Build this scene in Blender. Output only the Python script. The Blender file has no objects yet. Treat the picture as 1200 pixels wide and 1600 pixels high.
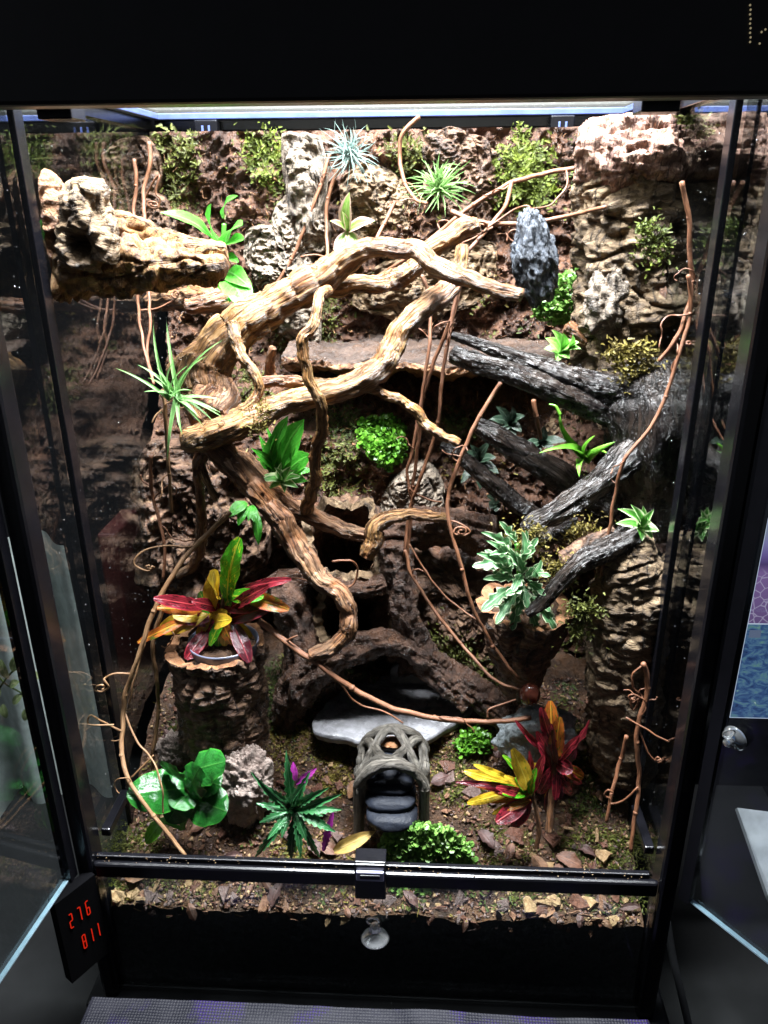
import bpy, math, random
import numpy as np
from mathutils import Vector, Matrix

random.seed(7)
RNG = np.random.default_rng(7)
sc = bpy.context.scene
COL = sc.collection
PI = math.pi

# ------------------------------------------------------------------ camera, world, lights, exposure
CAM = np.array([0.0483, -0.6079, 0.6504])
YAW, PITCH, ROLL, FPX = -0.0539, 0.3888, -0.0083, 1222.4       # focal length in pixels of a 1200x1600 frame
_F = np.array([math.sin(YAW)*math.cos(PITCH), math.cos(YAW)*math.cos(PITCH), -math.sin(PITCH)])
_R0 = np.array([math.cos(YAW), -math.sin(YAW), 0.0])
_U0 = np.cross(_R0, _F)
_R = math.cos(ROLL)*_R0 + math.sin(ROLL)*_U0
_U = -math.sin(ROLL)*_R0 + math.cos(ROLL)*_U0
cd = bpy.data.cameras.new('camera'); cam = bpy.data.objects.new('camera', cd); COL.objects.link(cam)
cd.sensor_fit = 'VERTICAL'; cd.sensor_height = 36; cd.lens = FPX/1600*36
cd.clip_start = 0.01; cd.clip_end = 50
cam.matrix_world = Matrix(((_R[0], _U[0], -_F[0], CAM[0]), (_R[1], _U[1], -_F[1], CAM[1]), (_R[2], _U[2], -_F[2], CAM[2]), (0, 0, 0, 1)))
sc.camera = cam
w = bpy.data.worlds.new('World'); sc.world = w; w.use_nodes = True
w.node_tree.nodes['Background'].inputs[0].default_value = (0.80, 0.86, 1.0, 1)
w.node_tree.nodes['Background'].inputs[1].default_value = 0.055
sc.view_settings.view_transform = 'Standard'; sc.view_settings.look = 'None'
sc.view_settings.gamma = 1; sc.view_settings.use_curve_mapping = False
sc.view_settings.exposure = 0.28
sc.render.engine = 'CYCLES'
sc.cycles.use_denoising = True
sc.cycles.max_bounces = 8; sc.cycles.transparent_max_bounces = 16
sc.cycles.caustics_reflective = False; sc.cycles.caustics_refractive = False
sc.cycles.sample_clamp_indirect = 6

LED_Z = 1.3
LED_ROWS = [(0.06, 24.0), (0.19, 13.0), (0.32, 6.5)]           # depth in the hood, watts
for ly, lw in LED_ROWS:
    ld = bpy.data.lights.new('led_light', 'AREA'); ld.shape = 'RECTANGLE'; ld.size = 0.52; ld.size_y = 0.11
    ld.energy = lw; ld.color = (0.93, 0.97, 1.0); ld.spread = math.radians(105)
    lo = bpy.data.objects.new('led_light', ld); COL.objects.link(lo); lo.location = (0, ly, LED_Z-.006)
rd = bpy.data.lights.new('curtain_fill', 'AREA'); rd.size = .4; rd.energy = 2.5; rd.color = (.9, .96, 1.0)  # fill lamp out of view, added to brighten the grey curtain
ro = bpy.data.objects.new('curtain_fill', rd); COL.objects.link(ro); ro.location = (-1.0, -.05, 1.0)
ro.rotation_euler = (Vector((-.65, .36, .1))-Vector(ro.location)).to_track_quat('-Z', 'Y').to_euler()

def at(px, py, Y):
    d = _F + _R*(px-600)/FPX - _U*(py-800)/FPX
    return CAM + d*((Y-CAM[1])/d[1])
def at_n(px, py, Y):
    d = _F[None]+np.outer((px-600)/FPX, _R)-np.outer((py-800)/FPX, _U)
    return CAM[None]+d*((Y-CAM[1])/d[:, 1])[:, None]
def atz(px, py, Z):
    d = _F + _R*(px-600)/FPX - _U*(py-800)/FPX
    return CAM + d*((Z-CAM[2])/d[2])
def mpp(p):
    return float((np.asarray(p)-CAM) @ _F)/FPX                    # metres per photograph pixel at that point

# ------------------------------------------------------------------ noise
_perm = np.random.default_rng(3).permutation(512).astype(np.int64)
_grad = np.random.default_rng(4).normal(size=(512, 3)); _grad /= np.linalg.norm(_grad, axis=1)[:, None]
def perlin(P):
    P = np.asarray(P, float); i = np.floor(P).astype(np.int64); f = P-i
    u = f*f*f*(f*(f*6-15)+10); out = 0
    for a in (0, 1):
        for b in (0, 1):
            for c in (0, 1):
                h = _perm[(_perm[(_perm[(i[:, 0]+a) & 511]+i[:, 1]+b) & 511]+i[:, 2]+c) & 511]
                g = _grad[h]; d = f-np.array([a, b, c])
                wgt = (u[:, 0] if a else 1-u[:, 0])*(u[:, 1] if b else 1-u[:, 1])*(u[:, 2] if c else 1-u[:, 2])
                out = out + wgt*(g*d).sum(1)
    return out*1.5
def fbm(P, o=4, lac=2.1, g=0.5):
    P = np.asarray(P, float); s = 0; a = 1.0
    for k in range(o):
        s = s + a*perlin(P+17.3*k); P = P*lac; a *= g
    return s
def ridged(P, o=3):
    P = np.asarray(P, float); s = 0; a = 1.0
    for k in range(o):
        s = s + a*(1-2*np.abs(perlin(P+9.1*k))); P = P*2.1; a *= .5
    return s

# ------------------------------------------------------------------ scene helpers
def tag(o, label, cat, group=None, kind=None):
    if label: o['label'] = label
    if cat: o['category'] = cat
    if group: o['group'] = group
    if kind: o['kind'] = kind
    return o
def thing(name, label, cat, loc=(0, 0, 0), group=None):
    o = bpy.data.objects.new(name, None); COL.objects.link(o); o.location = Vector(loc); o.empty_display_size = .01
    return tag(o, label, cat, group)
def wloc(o):
    v = Vector((0, 0, 0))
    while o is not None:
        v += o.location; o = o.parent
    return v
def make_mesh(name, V, F, mat, rest=None, smooth=True):
    V = np.asarray(V, np.float32); me = bpy.data.meshes.new(name)
    if isinstance(F, np.ndarray):
        n, k = F.shape
        me.vertices.add(len(V)); me.vertices.foreach_set('co', V.ravel())
        me.loops.add(n*k); me.loops.foreach_set('vertex_index', F.astype(np.int32).ravel())
        me.polygons.add(n); me.polygons.foreach_set('loop_start', np.arange(0, n*k, k, dtype=np.int32))
    else:
        me.from_pydata(V.tolist(), [], F)
    me.update(calc_edges=True); me.validate()
    if smooth: me.polygons.foreach_set('use_smooth', np.ones(len(me.polygons), bool))
    r = V if rest is None else np.asarray(rest, np.float32)
    a = me.attributes.new('rest', 'FLOAT_VECTOR', 'POINT'); a.data.foreach_set('vector', np.ascontiguousarray(r, np.float32).ravel())
    if mat is not None: me.materials.append(mat)
    return me
def obj(name, me, parent=None):
    o = bpy.data.objects.new(name, me); COL.objects.link(o)
    if parent is not None: o.parent = parent
    return o
def mk(name, V, F, mat, parent=None, rest=None, smooth=True):
    V = np.asarray(V, float)
    if rest is None: rest = V.copy()
    if parent is not None: V = V-np.array(wloc(parent))
    return obj(name, make_mesh(name, V, F, mat, rest, smooth), parent)
def one(name, V, F, mat, label, cat, group=None, kind=None, rest=None, smooth=True):
    V = np.asarray(V, float); c = V.mean(0); c[2] = V[:, 2].min()
    if rest is None: rest = V.copy()
    o = obj(name, make_mesh(name, V-c, F, mat, rest, smooth)); o.location = Vector(c)
    return tag(o, label, cat, group, kind)
def quads(nu, nv, wrap=False, off=0):
    iu = np.arange(nu if wrap else nu-1); iv = np.arange(nv-1)
    a, b = np.meshgrid(iu, iv, indexing='ij'); a = a.ravel(); b = b.ravel(); a2 = (a+1) % nu
    return np.stack([a*nv+b, a2*nv+b, a2*nv+b+1, a*nv+b+1], 1)+off
class MB:
    def __init__(s): s.V = []; s.F = []; s.R = []
    def add(s, V, F, R=None):
        o = sum(len(v) for v in s.V); V = np.asarray(V, float); s.V.append(V); s.R.append(V if R is None else np.asarray(R, float))
        s.F += [tuple(int(i)+o for i in f) for f in F]
    def box(s, x0, x1, y0, y1, z0, z1, ch=0.0):
        V = [(x, y, z) for x in (x0, x1) for y in (y0, y1) for z in (z0, z1)]
        F = [(0, 1, 3, 2), (4, 6, 7, 5), (0, 4, 5, 1), (2, 3, 7, 6), (0, 2, 6, 4), (1, 5, 7, 3)]
        s.add(V, F)
    def build(s, name, mat, parent=None, smooth=False, bevel=0):
        V = np.concatenate(s.V); o = mk(name, V, s.F, mat, parent, np.concatenate(s.R), smooth)
        if bevel:
            m = o.modifiers.new('bevel', 'BEVEL'); m.width = bevel; m.segments = 2; m.limit_method = 'ANGLE'
        return o
    def build_one(s, name, mat, label, cat, smooth=False, bevel=0, group=None, kind=None):
        o = one(name, np.concatenate(s.V), s.F, mat, label, cat, group, kind, None, smooth)
        if bevel:
            m = o.modifiers.new('bevel', 'BEVEL'); m.width = bevel; m.segments = 2; m.limit_method = 'ANGLE'
        return o
def box(name, x0, x1, y0, y1, z0, z1, mat, parent, bevel=.0015):
    m = MB(); m.box(x0, x1, y0, y1, z0, z1); return m.build(name, mat, parent, False, bevel)

# ------------------------------------------------------------------ materials (all procedural)
class NT:
    def __init__(s, name):
        s.m = bpy.data.materials.new(name); s.m.use_nodes = True; s.t = s.m.node_tree
        s.t.nodes.clear(); s.out = s.t.nodes.new('ShaderNodeOutputMaterial')
    def n(s, typ, **kw):
        nd = s.t.nodes.new(typ)
        for k, v in kw.items():
            if k.startswith('_'): setattr(nd, k[1:], v)
            else: s.set(nd.inputs[k.replace('__', ' ')], v)
        return nd
    def set(s, inp, v):
        if isinstance(v, bpy.types.NodeSocket): s.t.links.new(v, inp)
        else: inp.default_value = v
    def rest(s): return s.n('ShaderNodeAttribute', _attribute_name='rest').outputs['Vector']
    def scaled(s, vec, k):
        return s.n('ShaderNodeVectorMath', _operation='MULTIPLY', **{}).outputs[0] if False else s._vm(vec, k)
    def _vm(s, vec, k):
        nd = s.t.nodes.new('ShaderNodeVectorMath'); nd.operation = 'MULTIPLY'; s.t.links.new(vec, nd.inputs[0]); nd.inputs[1].default_value = k; return nd.outputs[0]
    def noise(s, vec, scale, detail=4, rough=.6, dist=0.0):
        nd = s.t.nodes.new('ShaderNodeTexNoise'); s.t.links.new(vec, nd.inputs['Vector'])
        nd.inputs['Scale'].default_value = scale; nd.inputs['Detail'].default_value = detail; nd.inputs['Roughness'].default_value = rough; nd.inputs['Distortion'].default_value = dist
        return nd.outputs['Fac']
    def ramp(s, fac, stops, interp='LINEAR'):
        nd = s.t.nodes.new('ShaderNodeValToRGB'); s.t.links.new(fac, nd.inputs[0]); e = nd.color_ramp.elements; nd.color_ramp.interpolation = interp
        while len(e) < len(stops): e.new(.5)
        for el, (p, c) in zip(e, stops):
            el.position = p; el.color = (c, c, c, 1) if isinstance(c, (int, float)) else (*c, 1)
        return nd.outputs[0]
    def mix(s, fac, a, b, blend='MIX'):
        nd = s.t.nodes.new('ShaderNodeMix'); nd.data_type = 'RGBA'; nd.blend_type = blend
        s.set(nd.inputs[0], fac)
        for i, v in ((6, a), (7, b)):
            if isinstance(v, bpy.types.NodeSocket): s.t.links.new(v, nd.inputs[i])
            else: nd.inputs[i].default_value = (*v, 1)
        return nd.outputs[2]
    def math(s, op, a, b=0.0):
        nd = s.t.nodes.new('ShaderNodeMath'); nd.operation = op; s.set(nd.inputs[0], a); s.set(nd.inputs[1], b); return nd.outputs[0]
    def bump(s, h, strength, dist):
        nd = s.t.nodes.new('ShaderNodeBump'); nd.inputs['Strength'].default_value = strength; nd.inputs['Distance'].default_value = dist; s.t.links.new(h, nd.inputs['Height']); return nd.outputs[0]
    def pbr(s, color, rough=.6, normal=None, spec=.5, coat=0.0, metal=0.0, trans=0.0, sss=0.0):
        b = s.t.nodes.new('ShaderNodeBsdfPrincipled')
        if isinstance(color, bpy.types.NodeSocket): s.t.links.new(color, b.inputs['Base Color'])
        else: b.inputs['Base Color'].default_value = (*color, 1)
        s.set(b.inputs['Roughness'], rough); b.inputs['Specular IOR Level'].default_value = spec; b.inputs['Coat Weight'].default_value = coat
        b.inputs['Coat Roughness'].default_value = .15
        b.inputs['Metallic'].default_value = metal; b.inputs['Transmission Weight'].default_value = trans
        if normal is not None: s.t.links.new(normal, b.inputs['Normal'])
        s.t.links.new(b.outputs[0], s.out.inputs[0]); s.b = b
        return s.m

def m_plain(name, c, rough=.5, spec=.5, metal=0, bump=0, bscale=300):
    n = NT(name); r = n.rest(); f = n.noise(r, 40, 4)
    col = n.mix(n.ramp(f, [(.35, 0.0), (.7, 1.0)]), tuple(x*.8 for x in c), tuple(min(1, x*1.2) for x in c))
    nm = n.bump(n.noise(r, bscale, 3), bump, .002) if bump else None
    return n.pbr(col, rough, nm, spec, metal=metal)
def m_grain(name, stops, across=130, along=9, blotch=25, blotch_stops=None, rough=(.4, .8), bump=.5, spec=.5, dist=.8):
    """wood or bark with fibres running along the limb"""
    n = NT(name); r = n.rest()
    g = n.noise(n._vm(r, (across, across, along)), 1.0, 6, .65, dist)
    c = n.ramp(g, stops)
    b = n.noise(r, blotch, 4, .6)
    if blotch_stops: c = n.mix(n.ramp(b, [(.42, 0.0), (.6, 1.0)]), c, n.ramp(g, blotch_stops))
    ck = n.noise(n._vm(r, (across*.55, across*.55, along*.9)), 1.0, 5, .6, 2.0)
    c = n.mix(n.ramp(ck, [(.455, 0.0), (.485, .75), (.50, .75), (.53, 0.0)]), c, stops[0][1])
    fine = n.noise(n._vm(r, (across*4, across*4, along*6)), 1.0, 3, .6)
    h = n.math('SUBTRACT', n.math('ADD', g, n.math('MULTIPLY', fine, .35)), n.ramp(ck, [(.455, 0.0), (.485, .5), (.50, .5), (.53, 0.0)]))
    rg = n.ramp(n.noise(r, 60, 3), [(.35, rough[0]), (.65, rough[1])])
    return n.pbr(c, rg, n.bump(h, bump, .004), spec)
def m_earth(name, a, b, c, s1=30, s2=140, rough=(.25, .75), bump=.8, speck=None, stretch=(1, 1, 1), speck_at=.66):
    n = NT(name); r = n._vm(n.rest(), stretch)
    f1 = n.noise(r, s1, 5, .65, .4); f2 = n.noise(r, s2, 5, .7, .3); f3 = n.noise(r, s2*4, 3, .7)
    col = n.mix(n.ramp(f1, [(.38, 0.0), (.62, 1.0)]), n.ramp(f2, [(.3, a), (.7, b)]), n.ramp(f2, [(.3, b), (.72, c)]))
    if speck: col = n.mix(n.ramp(f3, [(speck_at, 0.0), (speck_at+.06, 1.0)]), col, speck)
    h = n.math('ADD', f2, n.math('MULTIPLY', f3, .5))
    rg = n.ramp(n.noise(r, s1*1.7, 3), [(.4, rough[0]), (.6, rough[1])])
    return n.pbr(col, rg, n.bump(h, bump, .006), .5)
def m_cork(name, a, b, c, lam=(45, 45, 260), s1=40, bump=.9, rough=(.45, .9)):
    n = NT(name); r = n.rest()
    l = n.noise(n._vm(r, lam), 1.0, 5, .65, 1.2); f = n.noise(r, s1, 5, .65); f3 = n.noise(r, 700, 3, .7)
    cr = n.noise(n._vm(r, (lam[0]*2.2, lam[1]*2.2, lam[2]*.2)), 1.0, 4, .6, .5)
    col = n.ramp(l, [(.32, a), (.5, b), (.68, c)])
    col = n.mix(n.ramp(f, [(.5, 0.0), (.68, .85)]), col, a)
    col = n.mix(n.ramp(cr, [(.36, .8), (.43, 0.0)]), col, tuple(x*.4 for x in a))
    h = n.math('ADD', l, n.math('ADD', n.math('MULTIPLY', f3, .35), n.math('MULTIPLY', n.ramp(cr, [(.34, 0.0), (.46, 1.0)]), .6)))
    rg = n.ramp(f, [(.4, rough[1]), (.65, rough[0])])
    return n.pbr(col, rg, n.bump(h, bump, .005), .5)
def m_leaf(name, mid, edge, e0=.8, e1=.95, vein=None, vw=.08, rough=.3, spots=None, spot_at=.62, sscale=7, trans=.25, side=None):
    """leaf colour by place on the blade: rest.x across (-1..1), rest.y along (0..1)"""
    n = NT(name); r = n.rest(); sp = n.n('ShaderNodeSeparateXYZ'); n.t.links.new(r, sp.inputs[0])
    ax = n.math('ABSOLUTE', sp.outputs[0])
    rnd = n.n('ShaderNodeObjectInfo').outputs['Random']
    off = n._vm(r, (1, 2.2, 1)); ad = n.t.nodes.new('ShaderNodeVectorMath'); ad.operation = 'ADD'; n.t.links.new(off, ad.inputs[0])
    cb = n.n('ShaderNodeCombineXYZ'); n.t.links.new(n.math('MULTIPLY', rnd, 40.0), cb.inputs[0]); n.t.links.new(n.math('MULTIPLY', rnd, 13.0), cb.inputs[2]); n.t.links.new(cb.outputs[0], ad.inputs[1])
    f = n.noise(ad.outputs[0], 2.5, 4, .6)
    c = n.mix(n.ramp(f, [(.3, 0.0), (.7, 1.0)]), tuple(x*.62 for x in mid), tuple(min(1, x*1.35) for x in mid))
    c = n.mix(n.ramp(n.math('ADD', ax, n.math('MULTIPLY', n.math('SUBTRACT', f, .5), .25)), [(e0, 0.0), (e1, 1.0)]), c, edge)
    if spots: c = n.mix(n.ramp(n.noise(ad.outputs[0], sscale, 3, .6), [(spot_at, 0.0), (spot_at+.05, 1.0)]), c, spots)
    if vein:
        c = n.mix(n.ramp(ax, [(vw*.5, 1.0), (vw, 0.0)]), c, vein)
        sv = n.math('SINE', n.math('MULTIPLY', n.math('SUBTRACT', sp.outputs[1], n.math('MULTIPLY', ax, .25)), 55.0))
        c = n.mix(n.math('MULTIPLY', n.ramp(sv, [(.93, 0.0), (1.0, 1.0)]), .3), c, vein)
    hs = n.n('ShaderNodeHueSaturation'); n.t.links.new(c, hs.inputs['Color']); n.t.links.new(n.math('ADD', n.math('MULTIPLY', rnd, .35), .82), hs.inputs['Value'])
    h = n.math('ADD', n.noise(ad.outputs[0], 9, 3), n.math('MULTIPLY', n.ramp(ax, [(0, 0.0), (.15, 1.0)]), .6))
    n.pbr(hs.outputs[0], rough, n.bump(h, .35, .003), .5)
    tr = n.t.nodes.new('ShaderNodeBsdfTranslucent'); n.t.links.new(hs.outputs[0], tr.inputs[0])
    mx = n.t.nodes.new('ShaderNodeMixShader'); mx.inputs[0].default_value = trans
    n.t.links.new(n.b.outputs[0], mx.inputs[1]); n.t.links.new(tr.outputs[0], mx.inputs[2]); n.t.links.new(mx.outputs[0], n.out.inputs[0])
    return n.m
def m_moss(name, a, b, c, s=70, rough=.6):
    n = NT(name); r = n.rest(); f = n.noise(r, s, 3, .6); g = n.noise(r, s*7, 2, .6)
    col = n.ramp(n.math('ADD', n.math('MULTIPLY', f, .6), n.math('MULTIPLY', g, .4)), [(.36, a), (.5, b), (.64, c)])
    n.pbr(col, rough, None, .4)
    tr = n.t.nodes.new('ShaderNodeBsdfTranslucent'); n.t.links.new(col, tr.inputs[0])
    mx = n.t.nodes.new('ShaderNodeMixShader'); mx.inputs[0].default_value = .25
    n.t.links.new(n.b.outputs[0], mx.inputs[1]); n.t.links.new(tr.outputs[0], mx.inputs[2]); n.t.links.new(mx.outputs[0], n.out.inputs[0])
    return n.m
def m_pane(name, tint=(.93, .96, .95), rough=.0, boost=1.0):
    """thin architectural glass: Fresnel mirror over clear transmission"""
    n = NT(name); t = n.t.nodes.new('ShaderNodeBsdfTransparent'); t.inputs[0].default_value = (*tint, 1)
    g = n.t.nodes.new('ShaderNodeBsdfGlossy'); g.inputs['Roughness'].default_value = rough; g.inputs['Color'].default_value = (.96, .98, 1, 1)
    fr = n.t.nodes.new('ShaderNodeFresnel'); ge = n.t.nodes.new('ShaderNodeNewGeometry'); n.t.links.new(n.math('ADD', n.math('MULTIPLY', ge.outputs['Backfacing'], 1/1.52-1.52), 1.52), fr.inputs['IOR'])   # same reflectance from either face of the thin pane
    f = n.math('MULTIPLY', fr.outputs[0], boost); f = n.math('MINIMUM', f, 1.0)
    mx = n.t.nodes.new('ShaderNodeMixShader'); n.t.links.new(f, mx.inputs[0]); n.t.links.new(t.outputs[0], mx.inputs[1]); n.t.links.new(g.outputs[0], mx.inputs[2])
    n.t.links.new(mx.outputs[0], n.out.inputs[0]); return n.m
def m_emit(name, c, s):
    n = NT(name); e = n.t.nodes.new('ShaderNodeEmission'); e.inputs[0].default_value = (*c, 1); e.inputs[1].default_value = s
    n.t.links.new(e.outputs[0], n.out.inputs[0]); return n.m

M = {}
M['black'] = m_plain('black_plastic', (.004, .004, .0055), .22, .4)
M['hood'] = m_plain('hood_black', (.008, .008, .010), .4, .4)
M['blackmatt'] = m_plain('black_matt', (.008, .008, .009), .7, .3)
M['edge'] = m_plain('lid_edge', (.10, .14, .36), .3, .6)
n = NT('lid_glass_dusty'); _t = n.t.nodes.new('ShaderNodeBsdfTransparent'); _d = n.t.nodes.new('ShaderNodeBsdfTranslucent'); _d.inputs[0].default_value = (.75, .75, .68, 1)
_f = n.ramp(n.noise(n.rest(), 330, 2, .6), [(.66, .035), (.72, .30)]); _m = n.t.nodes.new('ShaderNodeMixShader'); n.t.links.new(_f, _m.inputs[0]); n.t.links.new(_t.outputs[0], _m.inputs[1]); n.t.links.new(_d.outputs[0], _m.inputs[2]); n.t.links.new(_m.outputs[0], n.out.inputs[0]); M['lid'] = n.m
M['pane'] = m_pane('tank_glass'); M['door'] = m_pane('door_glass', (.90, .93, .93))
M['glassedge'] = m_plain('glass_edge', (.35, .5, .6), .15, .8)
M['led'] = m_emit('led_diffuser', (.93, .97, 1.0), 3.0)
M['soil'] = m_earth('soil', (.020, .009, .006), (.088, .040, .023), (.22, .11, .065), 28, 170, (.2, .65), .9, (.33, .19, .12), speck_at=.68)
M['ground'] = m_earth('ground_soil', (.010, .005, .003), (.052, .025, .012), (.135, .068, .034), 30, 160, (.3, .8), .9, (.28, .19, .11))
M['soilblack'] = m_earth('drainage', (.004, .004, .006), (.008, .008, .011), (.014, .014, .018), 40, 200, (.4, .8), .6)
M['cork'] = m_cork('cork_bark', (.045, .025, .013), (.20, .128, .068), (.37, .27, .165))
M['corkpale'] = m_cork('pale_cork_bark', (.06, .045, .035), (.25, .195, .145), (.39, .325, .255), (110, 110, 230), 60)
M['corkgold'] = m_cork('golden_cork', (.04, .014, .005), (.21, .10, .03), (.37, .225, .085), (60, 60, 150), 45)
M['corkdark'] = m_cork('dark_cork_bark', (.026, .012, .007), (.105, .052, .028), (.25, .15, .085), (50, 50, 160), 40, rough=(.25, .8))
M['corkgrey'] = m_cork('grey_cork_bark', (.035, .02, .010), (.15, .098, .052), (.32, .232, .138), (75, 75, 190), 35)
M['breakpink'] = m_cork('broken_cork', (.10, .04, .03), (.32, .18, .125), (.46, .32, .245), (200, 60, 110), 40)
M['rust'] = m_earth('rusty_bark', (.06, .022, .010), (.30, .13, .055), (.55, .30, .15), 40, 160, (.3, .7), .9)
M['wood'] = m_grain('pale_driftwood', [(.28, (.05, .019, .006)), (.4, (.19, .088, .028)), (.55, (.31, .175, .062)), (.75, (.44, .29, .13))], 190, 11, 11, [(.28, (.045, .015, .006)), (.45, (.19, .072, .024)), (.7, (.34, .16, .062))], (.3, .6), 1.0, dist=1.5)
M['wooddark'] = m_grain('brown_driftwood', [(.3, (.055, .02, .009)), (.5, (.20, .078, .028)), (.7, (.34, .17, .075))], 190, 11, 20, [(.3, (.12, .062, .036)), (.7, (.36, .22, .12))], (.3, .65), 1.0, dist=1.5)
M['bog'] = m_grain('bogwood', [(.3, (.003, .0025, .0025)), (.5, (.010, .008, .008)), (.7, (.032, .026, .024))], 190, 8, 30, [(.3, (.005, .004, .003)), (.7, (.036, .024, .018))], (.14, .4), 1.0, .45)
M['vine'] = m_grain('vine_stem', [(.3, (.075, .026, .011)), (.5, (.165, .066, .03)), (.7, (.26, .12, .06))], 500, 30, 60, None, (.4, .7), .3)
M['vinepale'] = m_grain('pale_vine_stem', [(.3, (.13, .062, .026)), (.5, (.24, .13, .06)), (.7, (.35, .22, .12))], 500, 30, 60, None, (.4, .7), .3)
M['rock'] = m_earth('pinkish_rock', (.14, .10, .085), (.30, .23, .195), (.44, .37, .33), 40, 120, (.5, .9), .9)
M['slate'] = m_earth('pale_slate', (.07, .065, .062), (.15, .15, .16), (.27, .27, .29), 14, 60, (.15, .5), .4, (.17, .13, .09), speck_at=.7)
M['bluerock'] = m_earth('blue_grey_rock', (.10, .12, .13), (.24, .28, .30), (.42, .46, .48), 25, 110, (.2, .6), .6)
M['char'] = m_earth('charcoal_rock', (.010, .012, .016), (.035, .041, .052), (.16, .185, .23), 50, 90, (.25, .6), .9, stretch=(2.2, 2.2, .7))
M['pebble'] = m_earth('black_pebble', (.006, .007, .010), (.009, .0105, .015), (.015, .018, .026), 30, 160, (.4, .55), .2); M['pebble'].node_tree.nodes['Principled BSDF'].inputs['Specular IOR Level'].default_value = .1
M['fruit'] = m_plain('glossy_chestnut', (.055, .014, .008), .12, .7)
M['braid'] = m_grain('grey_vine_resin', [(.3, (.022, .019, .015)), (.5, (.085, .074, .06)), (.7, (.18, .165, .135))], 420, 20, 60, None, (.4, .75), .7)
M['clear'] = NT('clear_plastic').pbr((.93, .96, 1.0), .05, None, .9, trans=.82)
M['drop'] = m_plain('water_drop', (.75, .8, .9), .05, 1.0)
M['drop'] = NT('water_drop').pbr((.95, .97, 1), .02, None, .6, trans=.9)
M['moss'] = m_moss('olive_moss', (.03, .034, .008), (.085, .095, .018), (.17, .19, .035))
M['mossgold'] = m_moss('golden_moss', (.06, .042, .012), (.16, .125, .025), (.27, .23, .05))
M['mossbright'] = m_moss('bright_moss', (.035, .045, .008), (.10, .13, .018), (.21, .27, .035))
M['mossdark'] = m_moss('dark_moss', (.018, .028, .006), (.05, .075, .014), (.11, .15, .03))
M['clover'] = m_moss('bright_creeper', (.03, .10, .009), (.085, .25, .02), (.20, .43, .05), 120, .35)
M['cloverp'] = m_moss('pale_creeper', (.04, .11, .022), (.14, .30, .055), (.32, .50, .14), 120, .35)

# ------------------------------------------------------------------ shape generators
def catmull(P, n):
    P = np.asarray(P, float)
    if len(P) == 2: P = np.array([P[0], (P[0]+P[1])/2, P[1]])
    Q = np.vstack([2*P[0]-P[1], P, 2*P[-1]-P[-2]]); m = len(P)-1
    t = np.linspace(0, m, n); i = np.minimum(t.astype(int), m-1); f = (t-i)[:, None]
    a, b, c, d = Q[i], Q[i+1], Q[i+2], Q[i+3]
    return .5*(2*b+(c-a)*f+(2*a-5*b+4*c-d)*f**2+(3*b-a-3*c+d)*f**3)
def tube_raw(C, Rr, seg, amp=.12, freq=1.0, ridge=0.0, cap=True, seed=0.0, flat=None, disp=None, knots=0.0):
    C = np.asarray(C, float); n = len(C); T = np.gradient(C, axis=0); T /= np.linalg.norm(T, axis=1)[:, None]+1e-12
    ref = np.array([0, 0, 1.]) if abs(T[0][2]) < .85 else np.array([1., 0, 0])
    N = np.zeros_like(C); v = ref-T[0]*(ref@T[0]); N[0] = v/np.linalg.norm(v)
    for k in range(1, n):
        v = N[k-1]-T[k]*(N[k-1]@T[k]); N[k] = v/(np.linalg.norm(v)+1e-12)
    B = np.cross(T, N); L = np.concatenate([[0], np.cumsum(np.linalg.norm(np.diff(C, axis=0), axis=1))])
    th = np.linspace(0, 2*PI, seg, endpoint=False)
    c, s = np.cos(th), np.sin(th)
    Rm = float(np.mean(Rr))
    rest = np.stack([np.outer(c, Rr), np.outer(s, Rr), np.repeat(L[None], seg, 0)], -1)       # seg,n,3
    q = rest.reshape(-1, 3)+seed*np.array([.37, .71, 1.3])
    d = amp*fbm(q*np.array([1, 1, .45])*freq*.9/Rm, 4)
    if ridge: d = d+ridge*ridged(np.stack([q[:, 0]*2.2/Rm, q[:, 1]*2.2/Rm, q[:, 2]*.25/Rm], 1), 2)
    if disp is not None: d = d+disp(rest.reshape(-1, 3))
    if knots:
        kr = np.random.default_rng(int(seed*1000)+5)
        for _ in range(max(1, int(L[-1]/(Rm*6)))):
            z0 = kr.uniform(0, L[-1]); a0 = kr.uniform(0, 2*PI); zz_ = q[:, 2]-seed*1.3; aa = np.arctan2(rest.reshape(-1, 3)[:, 1], rest.reshape(-1, 3)[:, 0])
            da = np.abs((aa-a0+PI) % (2*PI)-PI); ex_ = np.exp(-(da/.55)**2-((zz_-z0)/(Rm*.7))**2); d = d+knots*kr.uniform(.4, 1.2)*ex_-knots*.8*np.exp(-(da/.2)**2-((zz_-z0)/(Rm*.25))**2)
        d = d+.35*amp*fbm(q*np.array([1, 1, .5])*3.2/Rm, 3)
    d = d.reshape(seg, n)
    RR = np.asarray(Rr)[None]*(1+d)
    off = N[None]*(RR*c[:, None])[..., None]+B[None]*(RR*s[:, None])[..., None]
    V = (C[None]+off).reshape(-1, 3); F = quads(seg, n, True)
    F = F[:, ::-1]
    Fl = F
    if cap:
        k = len(V); V = np.vstack([V, C[0]-T[0]*Rr[0]*.35, C[-1]+T[-1]*Rr[-1]*.35])
        rest = np.vstack([rest.reshape(-1, 3), [0, 0, L[0]], [0, 0, L[-1]]])
        a = np.arange(seg); b = (a+1) % seg
        Fl = [tuple(f) for f in F.tolist()]+[(int(x*n), int(y*n), k) for x, y in zip(a, b)]+[(int(y*n+n-1), int(x*n+n-1), k+1) for x, y in zip(a, b)]
        # orientation is made consistent below
    else: rest = rest.reshape(-1, 3)
    return V, Fl, rest
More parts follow.
